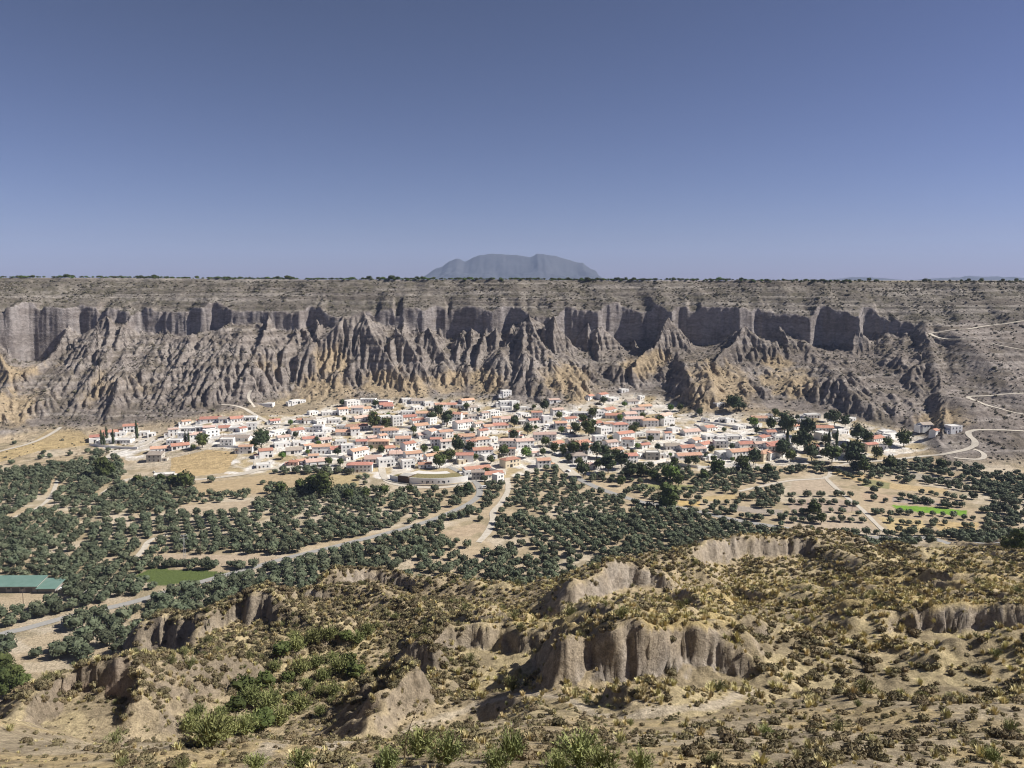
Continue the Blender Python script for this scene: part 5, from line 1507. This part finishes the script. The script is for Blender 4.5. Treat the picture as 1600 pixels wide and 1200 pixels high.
for v in rank.values():
    v.sort(key=lambda q: q['ld'])
    for i, q in enumerate(v):
        q['ord'] = ORD[i]
for hi, s_ in enumerate(specs):
    p = s_['p']; w = s_['wm']; n = s_['n']; opt = s_['opt']
    d = float(min(max(w * gh.uniform(0.55, 0.85), 4.0), 8.5)); h = 2.75 * n + 0.25
    rz = R(gh.normal(19, 15)) if 'm' not in opt else R(5)
    big = 'h' in opt
    wm = cream_wash if 'c' in opt else grey_wash if 'g' in opt else pink_wash if 'k' in opt else white_wash
    wword = 'cream' if 'c' in opt else 'grey' if 'g' in opt else 'pink' if 'k' in opt else 'white'
    flat = s_['roof'] == 'f'
    rk = 'f' if flat else 'h' if big else 'm' if 'm' in opt else 'g'
    rise = d / 2 * math.tan(R(gh.uniform(17, 23))) if rk != 'm' else d * 0.16
    cx, cy = p[0] - math.sin(rz) * (d / 2) , p[1] + math.cos(rz) * (d / 2)
    z = float(max(p[2], H(p[0] + math.cos(rz) * w * 0.3, p[1]) - 0.8))
    e = obj('village_house', None, None, (cx, cy, z), rz)
    stw = {1: 'low' if w > 9 else 'small', 2: 'two storey', 3: 'tall three storey'}[n]
    rt = ROOFW[s_['roof']] + (' hip' if big else '')
    side_words = {'right of': 'right of', 'left of': 'left of', 'above': 'uphill of', 'below': 'downhill of'}[s_['side']]
    lab = '%s %s house with %s roof, %s house %s the %s' % (stw, wword, rt, s_['ord'], side_words, LAND[s_['land']][0])
    if len(lab.replace('-', ' ').split()) > 16: lab = lab.replace(' tiled', '')
    if len(lab.split()) > 16: lab = lab.replace(' storey', '')
    if len(lab.split()) > 16: lab = lab.replace(' house with', ' with')
    if len(lab.split()) > 16: lab = lab.replace(' brown', '').replace(' pale', '')
    tag(e, lab, 'house', 'houses of the white village')
    obj('wall', wall_mesh(w, d, h, rise if rk == 'g' else 0, wm, 4.0, flat), e)
    if rk == 'm':      # close the raised back
        a = Acc(); x_, y_ = w / 2, d / 2
        a.add([(-x_, -y_, h), (x_, -y_, h), (x_, y_, h), (-x_, y_, h), (x_, y_, h + rise), (-x_, y_, h + rise)], [(2, 3, 5, 4), (1, 2, 4), (3, 0, 5)])
        obj('wall', a.mesh('gable_wall', wm), e)
    obj('roof', roof_mesh(w, d, h, rk, rise, ROOFM[s_['roof']]), e)
    nw = max(1, int((w - 1.0) / 2.7))
    dk = int(gh.integers(0, nw)) if nw > 1 else 0
    for st in range(n):
        for k in range(nw):
            xx = (k - (nw - 1) / 2) * (w - 1.4) / nw
            if st == 0 and k == dk:
                o = obj('door', DOOR if gh.random() < 0.7 or w < 7 else GATE, e, (xx, -d / 2 - 0.005, 0.0)); continue
            if gh.random() < 0.85:
                obj('window', WIN if gh.random() < 0.8 or n == 1 else WINB, e, (xx, -d / 2 - 0.005, 0.95 + 2.75 * st))
        if n >= 2 or gh.random() < 0.4:
            obj('window', WIN, e, (w / 2 + 0.005, 0.0, 0.95 + 2.75 * st), math.pi / 2)
    if gh.random() < 0.42:          # lean-to wing at one end
        sd_ = 1 if gh.random() < 0.5 else -1; aw, ad, ah = gh.uniform(2.2, 4.0), d * gh.uniform(0.5, 0.8), min(h * 0.72, 2.6)
        ax0 = w / 2 + 0.004 if sd_ > 0 else -w / 2 - 0.004 - aw
        ac = Acc(); box(ac, ax0, ax0 + aw, -d / 2 + 0.5, -d / 2 + 0.5 + ad, -4, ah); obj('wing', ac.mesh('wing', wm), e)
        ac = Acc(); box(ac, ax0 + 0.1, ax0 + aw - 0.1 if sd_ > 0 else ax0 + aw - 0.1, -d / 2 + 0.35, -d / 2 + 0.6 + ad, ah + 0.003, ah + 0.16); obj('roof', ac.mesh('wing_roof', ROOFM['f'] if gh.random() < 0.6 else ROOFM[s_['roof']]), e)
        obj('window', WIN, e, (ax0 + aw / 2, -d / 2 + 0.495, 0.9))
    if not flat and gh.random() < 0.45:
        obj('chimney', CHIM, e, (w * gh.uniform(-0.3, 0.3), d * 0.18, h + rise * 0.75))

# terrace and garden walls of the village (photo start, end, height)
a = None
GWALLS = [((300,668),(385,671),1.6),((385,678),(330,685),1.4),((340,698),(395,702),1.8),((470,672),(530,676),1.5),((430,690),(480,698),1.6),((545,690),(600,697),1.6),((480,712),(540,716),1.4),((690,672),(735,676),1.8),((740,664),(800,667),1.5),((850,672),(900,668),1.6),((990,732),(1040,722),2.6),((1040,724),(1090,731),1.8),((1090,733),(1150,729),1.6),((1085,664),(1100,672),1.5),((1100,661),(1150,668),1.5),((1165,690),(1215,694),1.5),((910,660),(945,652),1.5),((620,668),(665,672),1.6),((765,735),(790,742),2.2),((605,716),(660,722),1.8),((1285,712),(1330,713),1.8),((1235,716),(1262,720),1.5),((960,698),(1000,694),1.5),((1120,692),(1165,696),1.6),((140,696),(215,702),2.0),((240,738),(248,745),1.0)]
gw_made = []
for (p0, p1, hh) in GWALLS:
    A = np.array(hit(*p0, 450)); B = np.array(hit(*p1, 450))
    n = max(2, int(np.linalg.norm(B - A) / 3)); ac = Acc()
    dr = (B - A)[:2] / np.linalg.norm((B - A)[:2]); nn = np.array((-dr[1], dr[0])) * 0.2
    top = []
    for i in range(n + 1):
        q = A[:2] + (B - A)[:2] * i / n; zz = float(H(*q)); top.append((q, zz))
    V = []
    for q, zz in top:
        V += [(q[0]-nn[0], q[1]-nn[1], zz-2), (q[0]+nn[0], q[1]+nn[1], zz-2), (q[0]+nn[0], q[1]+nn[1], zz+hh), (q[0]-nn[0], q[1]-nn[1], zz+hh)]
    Fc = [(0,1,2,3)]
    for i in range(n):
        b_ = 4 * i
        Fc += [(b_+j, b_+4+j, b_+4+(j+1) % 4, b_+(j+1) % 4) for j in range(4)]
    b_ = 4 * n; Fc.append((b_+3, b_+2, b_+1, b_))
    ac.add(V, Fc)
    o = obj('garden_wall', ac.mesh('garden_wall', white_wash))
    gw_made.append((o, n, where_is((p0[0] + p1[0]) / 2, (p0[1] + p1[1]) / 2)))
gr_ = {}
for o, n, (k, sd, ld) in gw_made:
    gr_.setdefault((k, sd), []).append((ld, o, n))
for (k, sd), v_ in gr_.items():
    for i, (ld, o, n) in enumerate(sorted(v_, key=lambda q: q[0])):
        tag(o, '%s white terrace wall, %s such wall %s the %s' % ('long' if n > 9 else 'short', ORD[i], {'above': 'uphill of', 'below': 'downhill of'}.get(sd, sd), LAND[k][0]), 'wall', 'white terrace walls of the village')

# ------------------------------------------------------------------ curved museum below the village
pc = np.array(hit(672, 757, 450)); c0 = np.array(hit(638, 756, 450)); c1 = np.array(hit(722, 751, 450))
zb_ = float(min(c0[2], pc[2]))
cen = np.array((pc[0] + 1.0, pc[1] + 44.0)); rad = float(np.linalg.norm(pc[:2] - cen))
mus = obj('museum', None, None, (cen[0], cen[1], zb_)); tag(mus, 'low curved white museum with planted roof and dark entrance block', 'museum')
ang = lambda q: math.atan2(q[1] - cen[1], q[0] - cen[0])
a0, a1 = ang(c0), ang(c1)
def arc_block(acc, r0, r1, a, b, z0, z1, n=16, z1b=None):
    V = []
    for i in range(n + 1):
        t = a + (b - a) * i / n; c_, s_ = math.cos(t), math.sin(t)
        V += [(c_*r0, s_*r0, z0), (c_*r1, s_*r1, z0), (c_*r1, s_*r1, z1), (c_*r0, s_*r0, z1 if z1b is None else z1b)]
    Fc = [(3,2,1,0)]
    for i in range(n):
        k = 4 * i; Fc += [(k+j, k+(j+1) % 4, k+4+(j+1) % 4, k+4+j) for j in range(4)]
    k = 4 * n; Fc.append((k, k+1, k+2, k+3)); acc.add(V, Fc)
ac = Acc(); arc_block(ac, rad - 0.5, rad, a0, a1 + 0.06, -1.5, 4.3, 24); arc_block(ac, rad - 12, rad - 11.5, a0, a1, -1, 4.0, 24)
obj('wall', ac.mesh('museum_wall', white_wash), mus)
ac = Acc(); arc_block(ac, rad - 12, rad - 0.5, a0, a1, 3.6, 3.95, 24, 4.6); obj('roof', ac.mesh('museum_roof', noisy('green_roof', (0.15,0.14,0.06), (0.28,0.23,0.12), 0.7, bump=0.2)), mus)
for t in (0.24, 0.32, 0.345, 0.42, 0.53, 0.60, 0.625, 0.70):
    an = a0 + (a1 - a0) * t
    o = obj('window', pane_mesh(0.9, 1.7 if t in (0.32, 0.625) else 1.2, 'window', None, False), mus, (math.cos(an) * (rad + 0.01), math.sin(an) * (rad + 0.01), 1.2 if t not in (0.32, 0.625) else 0.5), an + math.pi / 2)
brown = noisy('rust_cladding', (0.075,0.05,0.035), (0.13,0.085,0.055), 0.8)
am = a0 - (a1 - a0) * 0.11
ac = Acc(); box(ac, -5.0, 4.2, -0.2, 9.0, -2, 4.8); e_ = obj('entrance_block', ac.mesh('entrance_block', brown), mus, (math.cos(am) * (rad + 0.3), math.sin(am) * (rad + 0.3), 0), am + math.pi / 2)
ac = Acc(); box(ac, -4.6, 3.8, 0.2, 8.6, 4.8, 5.0); obj('roof', ac.mesh('entrance_roof', concrete), mus, (math.cos(am) * (rad + 0.3), math.sin(am) * (rad + 0.3), 0), am + math.pi / 2)
ac = Acc(); arc_block(ac, rad - 9, rad - 0.4, a0 - (a1 - a0) * 0.42, a0 - (a1 - a0) * 0.21, 2.6, 3.4, 8); obj('roof', ac.mesh('side_roof', MATS['green_roof']), mus)
ac = Acc(); arc_block(ac, rad - 0.4, rad, a0 - (a1 - a0) * 0.46, a0 - (a1 - a0) * 0.20, -2, 3.6, 8); obj('parapet', ac.mesh('parapet', white_wash), mus)
ac = Acc(); arc_block(ac, rad + 4.2, rad + 4.7, a0 - (a1 - a0) * 0.55, a1 + 0.1, -4, 0.7, 30); rw = obj('retaining_wall', ac.mesh('retaining_wall', concrete), None, (cen[0], cen[1], zb_)); tag(rw, 'curved low concrete retaining wall in front of the curved museum', 'wall')
ac = Acc(); arc_block(ac, rad - 24, rad - 12.2, a0 - (a1 - a0) * 0.3, a1 - 0.1, 0.0, 3.5, 16); fc = obj('forecourt', ac.mesh('forecourt', noisy('pale_paving', (0.62,0.59,0.54), (0.72,0.69,0.64), 0.4)), None, (cen[0], cen[1], zb_)); tag(fc, kind='structure')

# ------------------------------------------------------------------ shed with the green roof
pS = np.array(hit(22, 927, 300)); pR = np.array(hit(86, 926, 300))
wd_ = (pR - pS)[:2]; rzS = math.atan2(wd_[1], wd_[0]) * 0.3
sh = obj('farm_shed', None, None, (float(pR[0]) , float(pR[1]), float(pR[2])), rzS); tag(sh, 'long low farm shed with pale green sheet metal roof', 'shed')
green = noisy('green_sheet', (0.13,0.215,0.18), (0.17,0.26,0.22), 0.3, 0.5, per_object=0.02)
steel = mat('shed_steel', (0.13, 0.12, 0.11), 0.7)
ac = Acc(); L0, L1, dS, hS = -46.0, -8.2, 9.0, 3.2
ac.add([(L0,0,-1),(L1,0,-1),(L1,dS,-1),(L0,dS,-1),(L0,0,hS),(L1,0,hS),(L1,dS,hS+1.6),(L0,dS,hS+1.6)], [(0,1,5,4),(1,2,6,5),(2,3,7,6),(3,0,4,7)]); obj('wall', ac.mesh('shed_wall', noisy('shed_block', (0.24,0.22,0.20), (0.33,0.30,0.27), 0.4)), sh)
def sheet_roof(x0, x1, y0, y1, z0, z1, name):
    ac = Acc(); n = int((x1 - x0) / 0.5)
    V = []; Fc = []
    for i in range(n + 1):
        xx = x0 + (x1 - x0) * i / n; dz = 0.05 * (i % 2)
        V += [(xx, y0, z0 + dz), (xx, y1, z1 + dz), (xx, y0, z0 + dz - 0.12), (xx, y1, z1 + dz - 0.12)]
    for i in range(n):
        k = 4 * i; Fc += [(k, k+4, k+5, k+1), (k+2, k+3, k+7, k+6), (k, k+2, k+6, k+4), (k+1, k+5, k+7, k+3)]
    Fc += [(0,1,3,2), (4*n, 4*n+2, 4*n+3, 4*n+1)]
    ac.add(V, Fc); return ac.mesh(name, green)
obj('roof', sheet_roof(L0 - 0.5, L1 + 0.3, -0.7, dS + 0.4, hS - 0.1 + 0.06, hS + 1.75, 'shed_roof'), sh)
ac = Acc(); box(ac, -7.9, 0, 0, dS * 0.8, -1, 2.6); obj('wall', ac.mesh('annex_wall', MATS['shed_block']), sh)
obj('roof', sheet_roof(-8.2, 1.2, -1.6, dS * 0.95, 2.35, 3.9, 'annex_roof'), sh)
for k in range(6):
    ac = Acc(); box(ac, -1.6, 1.6, -0.06, 0.06, 0, 2.2); obj('door', ac.mesh('shed_door', steel), sh, (-43 + 6.2 * k, -0.02, 0.1))
for k in range(5):
    ac = Acc(); box(ac, -0.7, 0.7, -0.06, 0.06, 0, 0.9); obj('window', ac.mesh('shed_window', glass_dark), sh, (-40 + 6.2 * k, -0.02, 1.6))
def canopy(px_, py_, label, w_, c_):
    p = hit(px_, py_, 300); e = obj('carport', None, None, p, 0.15); tag(e, label, 'carport')
    ac = Acc(); box(ac, -w_/2, w_/2, -2, 2, 2.3, 2.42); obj('canopy', ac.mesh('canopy', c_), e)
    for sx in (-1, 1):
        for sy in (-1, 1):
            ac = Acc(); box(ac, -0.07, 0.07, -0.07, 0.07, -0.4, 2.3); obj('post', ac.mesh('post', steel), e, (sx * (w_/2 - 0.3), sy * 1.7, 0))
canopy(102, 926, 'white open carport roof beside the green roofed shed', 5.0, white_wash)
canopy(140, 932, 'small pale sheet shelter between olives near the green roofed shed', 3.6, concrete)

# ------------------------------------------------------------------ water tank, sports court, culvert strip
p = np.array(hit(545, 772, 450)); tk = obj('water_tank', None, None, tuple(p), R(-3)); tag(tk, 'white walled open water tank below the curved museum terraces', 'tank')
ac = Acc(); w2, d2 = 11.5, 9.0
for b_ in ((-w2, w2, -d2, -d2+0.4), (-w2, w2, d2-0.4, d2), (-w2, -w2+0.4, -d2+0.4, d2-0.4), (w2-0.4, w2, -d2+0.4, d2-0.4)):
    box(ac, *b_, -2, 1.5)
obj('wall', ac.mesh('tank_wall', white_wash), tk)
ac = Acc(); box(ac, -w2+0.41, w2-0.41, -d2+0.41, d2-0.41, -1, 0.7); obj('water', ac.mesh('tank_water', mat('tank_water', (0.10,0.12,0.12), 0.1, 0.5)), tk)

p = np.array(hit(1309, 711, 450)); ct = obj('sports_court', None, None, tuple(p), R(2)); tag(ct, 'walled sports court with ochre floor and red topped low wall', 'court')
cw, cd = 12.5, 26.0; redm = mat('red_coping', (0.42, 0.12, 0.09), 0.8)
ac = Acc(); box(ac, -cw, cw, 0.3, cd - 0.3, -4, 1.1); obj('floor', ac.mesh('court_floor', noisy('court_earth', (0.42,0.31,0.18), (0.50,0.38,0.23), 0.2)), ct)
for nm, b_ in (('f', (-cw-0.3, cw+0.3, 0, 0.29)), ('b', (-cw-0.3, cw+0.3, cd-0.29, cd)), ('l', (-cw-0.3, -cw-0.01, 0.3, cd-0.3)), ('r', (cw+0.01, cw+0.3, 0.3, cd-0.3))):
    ac = Acc(); box(ac, *b_, -4, 2.4); obj('wall', ac.mesh('court_wall', white_wash), ct)
    ac = Acc(); box(ac, b_[0]-0.03, b_[1]+0.03, b_[2]-0.03, b_[3]+0.03, 2.4, 2.75); obj('coping', ac.mesh('coping', redm), ct)

# ------------------------------------------------------------------ pylons and poles
metal = mat('galvanised', (0.42, 0.42, 0.42), 0.5, 0.5); wood = noisy('pole_wood', (0.10,0.08,0.06), (0.16,0.13,0.10), 2)
def pylon(px_, py_, h_, label):
    p = hit(px_, py_, 300); e = obj('power_pylon', None, None, p, 0.4); tag(e, label, 'pylon')
    ac = Acc(); b_ = h_ * 0.045; t_ = 0.16
    for sx in (-1, 1):
        for sy in (-1, 1):
            stick(ac, (sx*b_, sy*b_, -0.5), (sx*t_, sy*t_, h_), 0.07, 0.05)
    nseg = 7
    for i in range(nseg):
        z0, z1 = h_ * i / nseg, h_ * (i + 1) / nseg; r0 = b_ + (t_ - b_) * i / nseg; r1 = b_ + (t_ - b_) * (i + 1) / nseg
        for (sx, sy), (ux, uy) in (((-1,-1),(1,-1)), ((1,-1),(1,1)), ((1,1),(-1,1)), ((-1,1),(-1,-1))):
            stick(ac, (sx*r0, sy*r0, z0), (ux*r1, uy*r1, z1), 0.035, 0.035)
    obj('mast', ac.mesh('lattice_mast', metal), e)
    for zz, l in ((0.98, 1.6), (0.88, 2.1)):
        ac = Acc(); box(ac, -l, l, -0.08, 0.08, -0.08, 0.08); c_ = obj('crossarm', ac.mesh('crossarm', metal), e, (0, 0, h_ * zz))
        for s_ in (-0.92, 0, 0.92):
            ac = Acc(); blob(ac, (0, 0, 0), (0.1, 0.1, 0.3), np.random.default_rng(1), 0.05); obj('insulator', ac.mesh('insulator', white_wash), c_, (s_ * l, 0, -0.35 if zz < 0.95 else 0.35))
pylon(289, 877, 14.0, 'white lattice power pylon at the edge of the tan field strip')
def pole(px_, py_, h_, label):
    p = hit(px_, py_, 300); e = obj('utility_pole', None, None, p, 0.6); tag(e, label, 'pole', 'wooden utility poles')
    ac = Acc(); stick(ac, (0,0,-0.5), (0,0,h_), 0.15, 0.10); obj('mast', ac.mesh('pole_mast', wood), e)
    ac = Acc(); box(ac, -0.9, 0.9, -0.06, 0.06, h_-0.5, h_-0.36); obj('crossarm', ac.mesh('pole_arm', wood), e)
for q in ((37,948,8,'dark utility pole on the pale field before the green roofed shed'),(1331,801,8,'utility pole beside the diagonal farm track'),(314,868,8,'thin pole in the field strip right of the lattice pylon'),(1036,708,8,'street pole among the white flat houses near the white yard'),(743,706,9,'pole by the white row right of the village pines'),(682,726,9,'lamp-like pole on the museum forecourt'),(946,705,9,'pole rising over the long dark pine grove')):
    pole(*q)

# ------------------------------------------------------------------ vehicles
def car(px_, py_, rz, label, paint, van=False, grp='vehicles parked in the village'):
    p = hit(px_, py_, 450); e = obj('parked_van' if van else 'parked_car', None, None, (p[0], p[1], p[2] + 0.35), rz); tag(e, label, 'van' if van else 'car', grp)
    L_, W_ = (2.4, 0.95) if van else (2.1, 0.88)
    prof = [(-L_,0.3),(L_,0.3),(L_,0.75),(L_*0.62,0.95),(L_*0.42,1.5 if not van else 1.95),(-L_*(0.6 if not van else 0.97),1.5 if not van else 1.95),(-L_*0.96,1.0),(-L_,0.9)]
    ac = Acc(); n = len(prof); ac.add([(x_,-W_,z_) for x_, z_ in prof] + [(x_,W_,z_) for x_, z_ in prof], [tuple(range(n)), tuple(range(2*n-1, n-1, -1))] + [(i, n+i, n+(i+1) % n, (i+1) % n) for i in range(n)])
    obj('body', ac.mesh('car_body', paint), e)
    for s_ in (-1, 1):
        ac = Acc(); zt_ = 1.42 if not van else 1.8
        ac.add([(-L_*0.55, 0, 1.0), (L_*0.52, 0, 1.0), (L_*0.40, 0, zt_), (-L_*0.5, 0, zt_)], [(0,1,2,3) if s_ < 0 else (3,2,1,0)]); obj('side_window', ac.mesh('side_window', glass_dark), e, (0, s_ * (W_ + 0.01), 0))
        for xx in (-0.62, 0.62):
            ac = Acc(); ring = [(math.cos(t)*0.32, math.sin(t)*0.32) for t in np.arange(12)*math.pi/6]
            ac.add([(c_, -0.1, s2) for c_, s2 in ring] + [(c_, 0.1, s2) for c_, s2 in ring], [tuple(range(12)), tuple(range(23, 11, -1))] + [(i, 12+i, 12+(i+1) % 12, (i+1) % 12) for i in range(12)])
            obj('wheel', ac.mesh('wheel', mat('tyre', (0.03,0.03,0.03), 0.9)), e, (xx * L_, s_ * (W_ - 0.06), 0.3))
wp_ = mat('paint_white', (0.75,0.75,0.74), 0.35, 0.5); dp_ = mat('paint_dark', (0.05,0.055,0.07), 0.3, 0.5); rp_ = mat('paint_red', (0.35,0.05,0.04), 0.3, 0.5); sp_ = mat('paint_silver', (0.42,0.43,0.44), 0.35, 0.5)
car(757, 764, 0.3, 'white van parked at the road bend below the museum', wp_, True)
car(893, 678, 0.7, 'dark car parked under the plaza trees on the slope street', dp_)
car(406, 729, 0.2, 'white car on the pale street right of the ochre field', wp_)
car(866, 712, -0.9, 'silver car at the top of the wide pale entrance road', sp_)
car(600, 727, 1.2, 'red car on the lane beside the museum approach', rp_)
car(1010, 727, 0.1, 'silver car on the white yard below the flat houses', sp_)

for a_, b_, c_, l_, pt in ((470,731,0.1,'white car on the lower street under the arcaded house',wp_),(560,723,0.1,'dark car on the lower street by the hip roofed house',dp_),(655,694,1.0,'white car on the climbing street below the grey stone hall',wp_),(700,678,0.1,'silver car on the street before the long pink roofed row',sp_),(760,673,0.0,'red car on the street under the central white terrace',rp_),(907,683,0.4,'white car beside the plaza trees',wp_),(955,678,0.3,'dark car on the upper right street',dp_),(1110,732,0.0,'white car on the lower right street by the grove',wp_),(1200,728,0.1,'dark car on the lower right street near the tall poplars',dp_),(888,738,-0.8,'white car halfway down the wide pale entrance road',wp_),(425,664,0.1,'white car on the switchback lane',wp_)):
    car(a_, b_, c_, l_, pt)
for q in ((520,690,8,'street pole by the arcaded white house'),(620,716,8,'street pole above the museum approach lane'),(790,690,8,'street pole beside the central pine trio'),(870,700,8,'street pole at the top of the wide entrance road'),(1000,700,8,'street pole right of the cream hip roofed house'),(1100,700,8,'street pole under the dark scrub mound'),(350,690,8,'street pole over the dry ochre field'),(915,745,9,'roadside pole left of the entrance road foot'),(1180,735,8,'roadside pole before the poplar grove')):
    pole(*q)
# ------------------------------------------------------------------ trees in and around the village (photo x, base y, crown width px, kind)
TREES = """583 658 14 r,585 671 20 r,603 671 16 r,514 728 12 r,532 728 10 r,409 703 24 p,443 686 7 r,685 652 15 p,675 660 14 p,698 667 20 p,729 641 10 r,663 709 12 r,681 708 10 b,716 709 20 p,735 709 15 p,702 722 18 r,687 732 20 r,804 667 13 p,802 689 14 p,787 714 16 r,822 716 16 b,767 725 12 r,743 720 10 r,825 680 15 p,
834 640 7 r,851 643 14 p,926 653 14 r,911 662 13 r,877 677 10 b,899 679 16 r,920 682 24 r,852 698 14 r,866 708 14 r,896 711 20 r,914 710 15 p,932 716 20 p,947 716 16 p,962 720 16 r,972 732 20 p,988 680 14 r,950 740 24 p,911 747 20 p,1031 663 12 r,848 712 10 r,880 712 12 r,905 728 12 r,935 733 14 r,
1033 662 10 p,1141 635 14 r,1150 645 20 p,1177 668 14 b,1205 671 14 p,1226 678 24 p,1178 728 20 p,1222 716 20 p,1235 722 16 r,1120 743 22 r,1047 754 26 b,1075 729 12 p,1087 728 12 p,1103 717 7 r,1054 729 12 r,1160 738 22 r,1111 708 10 r,1205 672 12 r,1232 678 22 r,1260 686 24 p,1257 706 24 p,1268 721 20 p,1303 666 18 p,1320 668 14 p,1340 693 22 p,1355 693 16 r,1337 716 22 r,1333 733 28 p,1387 701 14 r,1300 723 22 r,1370 718 16 r,1412 698 20 r,1245 700 18 r,1225 708 16 p,1290 695 14 r,1318 705 10 r,
159 695 4 c,163 698 4 c,177 694 4 c,214 685 5 c,167 689 4 c,1295 698 5 c,1307 698 5 c,1230 694 5 c,290 696 4 c,295 696 4 c,316 700 18 r,302 704 8 r,396 702 12 b,160 748 24 g,172 744 16 g,1043 797 34 g,505 777 32 g,487 773 24 g,717 777 14 p,731 772 14 p,4 1064 30 g,22 1076 26 g,36 1088 24 g,2 1092 30 g,-14 1078 30 g,1590 862 24 g,1272 806 18 r,1283 818 14 r,1572 860 16 r,252 755 12 r,216 757 12 r,290 764 22 r,270 762 16 r,545 783 16 r,572 779 14 r,600 776 16 r,1060 760 16 r,1100 752 14 r,1200 742 14 r,760 744 12 r,1005 745 18 r,1020 752 16 r,985 748 20 p,970 760 14 r,470 768 16 r,440 775 18 r,640 771 12 r,1390 735 18 r,1470 735 14 r,1350 740 18 r"""
tk_ = []
for it in TREES.replace('\n', '').split(','):
    t = it.split(); tk_.append((float(t[0]), float(t[1]), float(t[2]), t[3]))
gv = np.random.default_rng(55); nt_ = 0
while nt_ < 60:
    a_ = gv.uniform(440, 1330); b_ = gv.uniform(632, 728)
    if not in_poly(np.array(a_), np.array(b_), VILLAGE): continue
    if any(abs(q['cx'] - a_) < q['w'] * 0.5 + 2 and -9 < b_ - q['yb'] < 3 for q in specs): continue
    if any(abs(q[0] - a_) < 9 and abs(q[1] - b_) < 6 for q in tk_): continue
    hp = hit(a_, b_, 450)
    if not road_mask(np.array([hp[0]]), np.array([hp[1]]), 0.8)[0]: continue
    tk_.append((a_, b_, gv.uniform(6, 11), str(gv.choice(list('rrbp'))))); nt_ += 1
rank = {}
for i, (a_, b_, w_, k_) in enumerate(tk_):
    l_, sd, dd = where_is(a_, b_); rank.setdefault((l_, sd, k_), []).append((dd, i))
tl = {}
for (l_, sd, k_), v in rank.items():
    for j, (dd, i) in enumerate(sorted(v)):
        kw = {'r': 'rounded mid green tree', 'b': 'bright green leafy tree', 'p': 'dark green bushy pine', 'c': 'slim dark cypress', 'g': 'big broad crowned tree'}[k_]
        tl[i] = '%s, %s such tree %s the %s' % (kw, ORD[j], {'above': 'uphill of', 'below': 'downhill of'}.get(sd, sd), LAND[l_][0])
for i, (a_, b_, w_, k_) in enumerate(tk_):
    p = hit(a_, b_, 250 if b_ > 900 else 450); dist = math.sqrt(p[0]**2 + p[1]**2 + (p[2] - CAM_Z)**2); wm_ = w_ * dist / F
    if k_ == 'c': me = CYP[i % 2]; s_ = 0.95 * max(wm_ / 1.9, 0.95); nm = 'cypress'
    elif k_ == 'p': me = PINE[i % 3]; s_ = wm_ / 7.2; nm = 'pine_tree'
    elif k_ == 'g': me = BIG[i % 2]; s_ = wm_ / 7.4; nm = 'leafy_tree'
    elif k_ == 'b': me = BRIGHT[i % 2]; s_ = wm_ / 6.8; nm = 'leafy_tree'
    else: me = ROUND[i % 3]; s_ = wm_ / 7.2; nm = 'leafy_tree'
    tree_thing(nm, tl[i], 'tree', 'trees of the village', (p[0], p[1], p[2] - 0.1), s_, i * 1.3, me, TR_TRUNK[i % 2], (1, 1, 1.05))
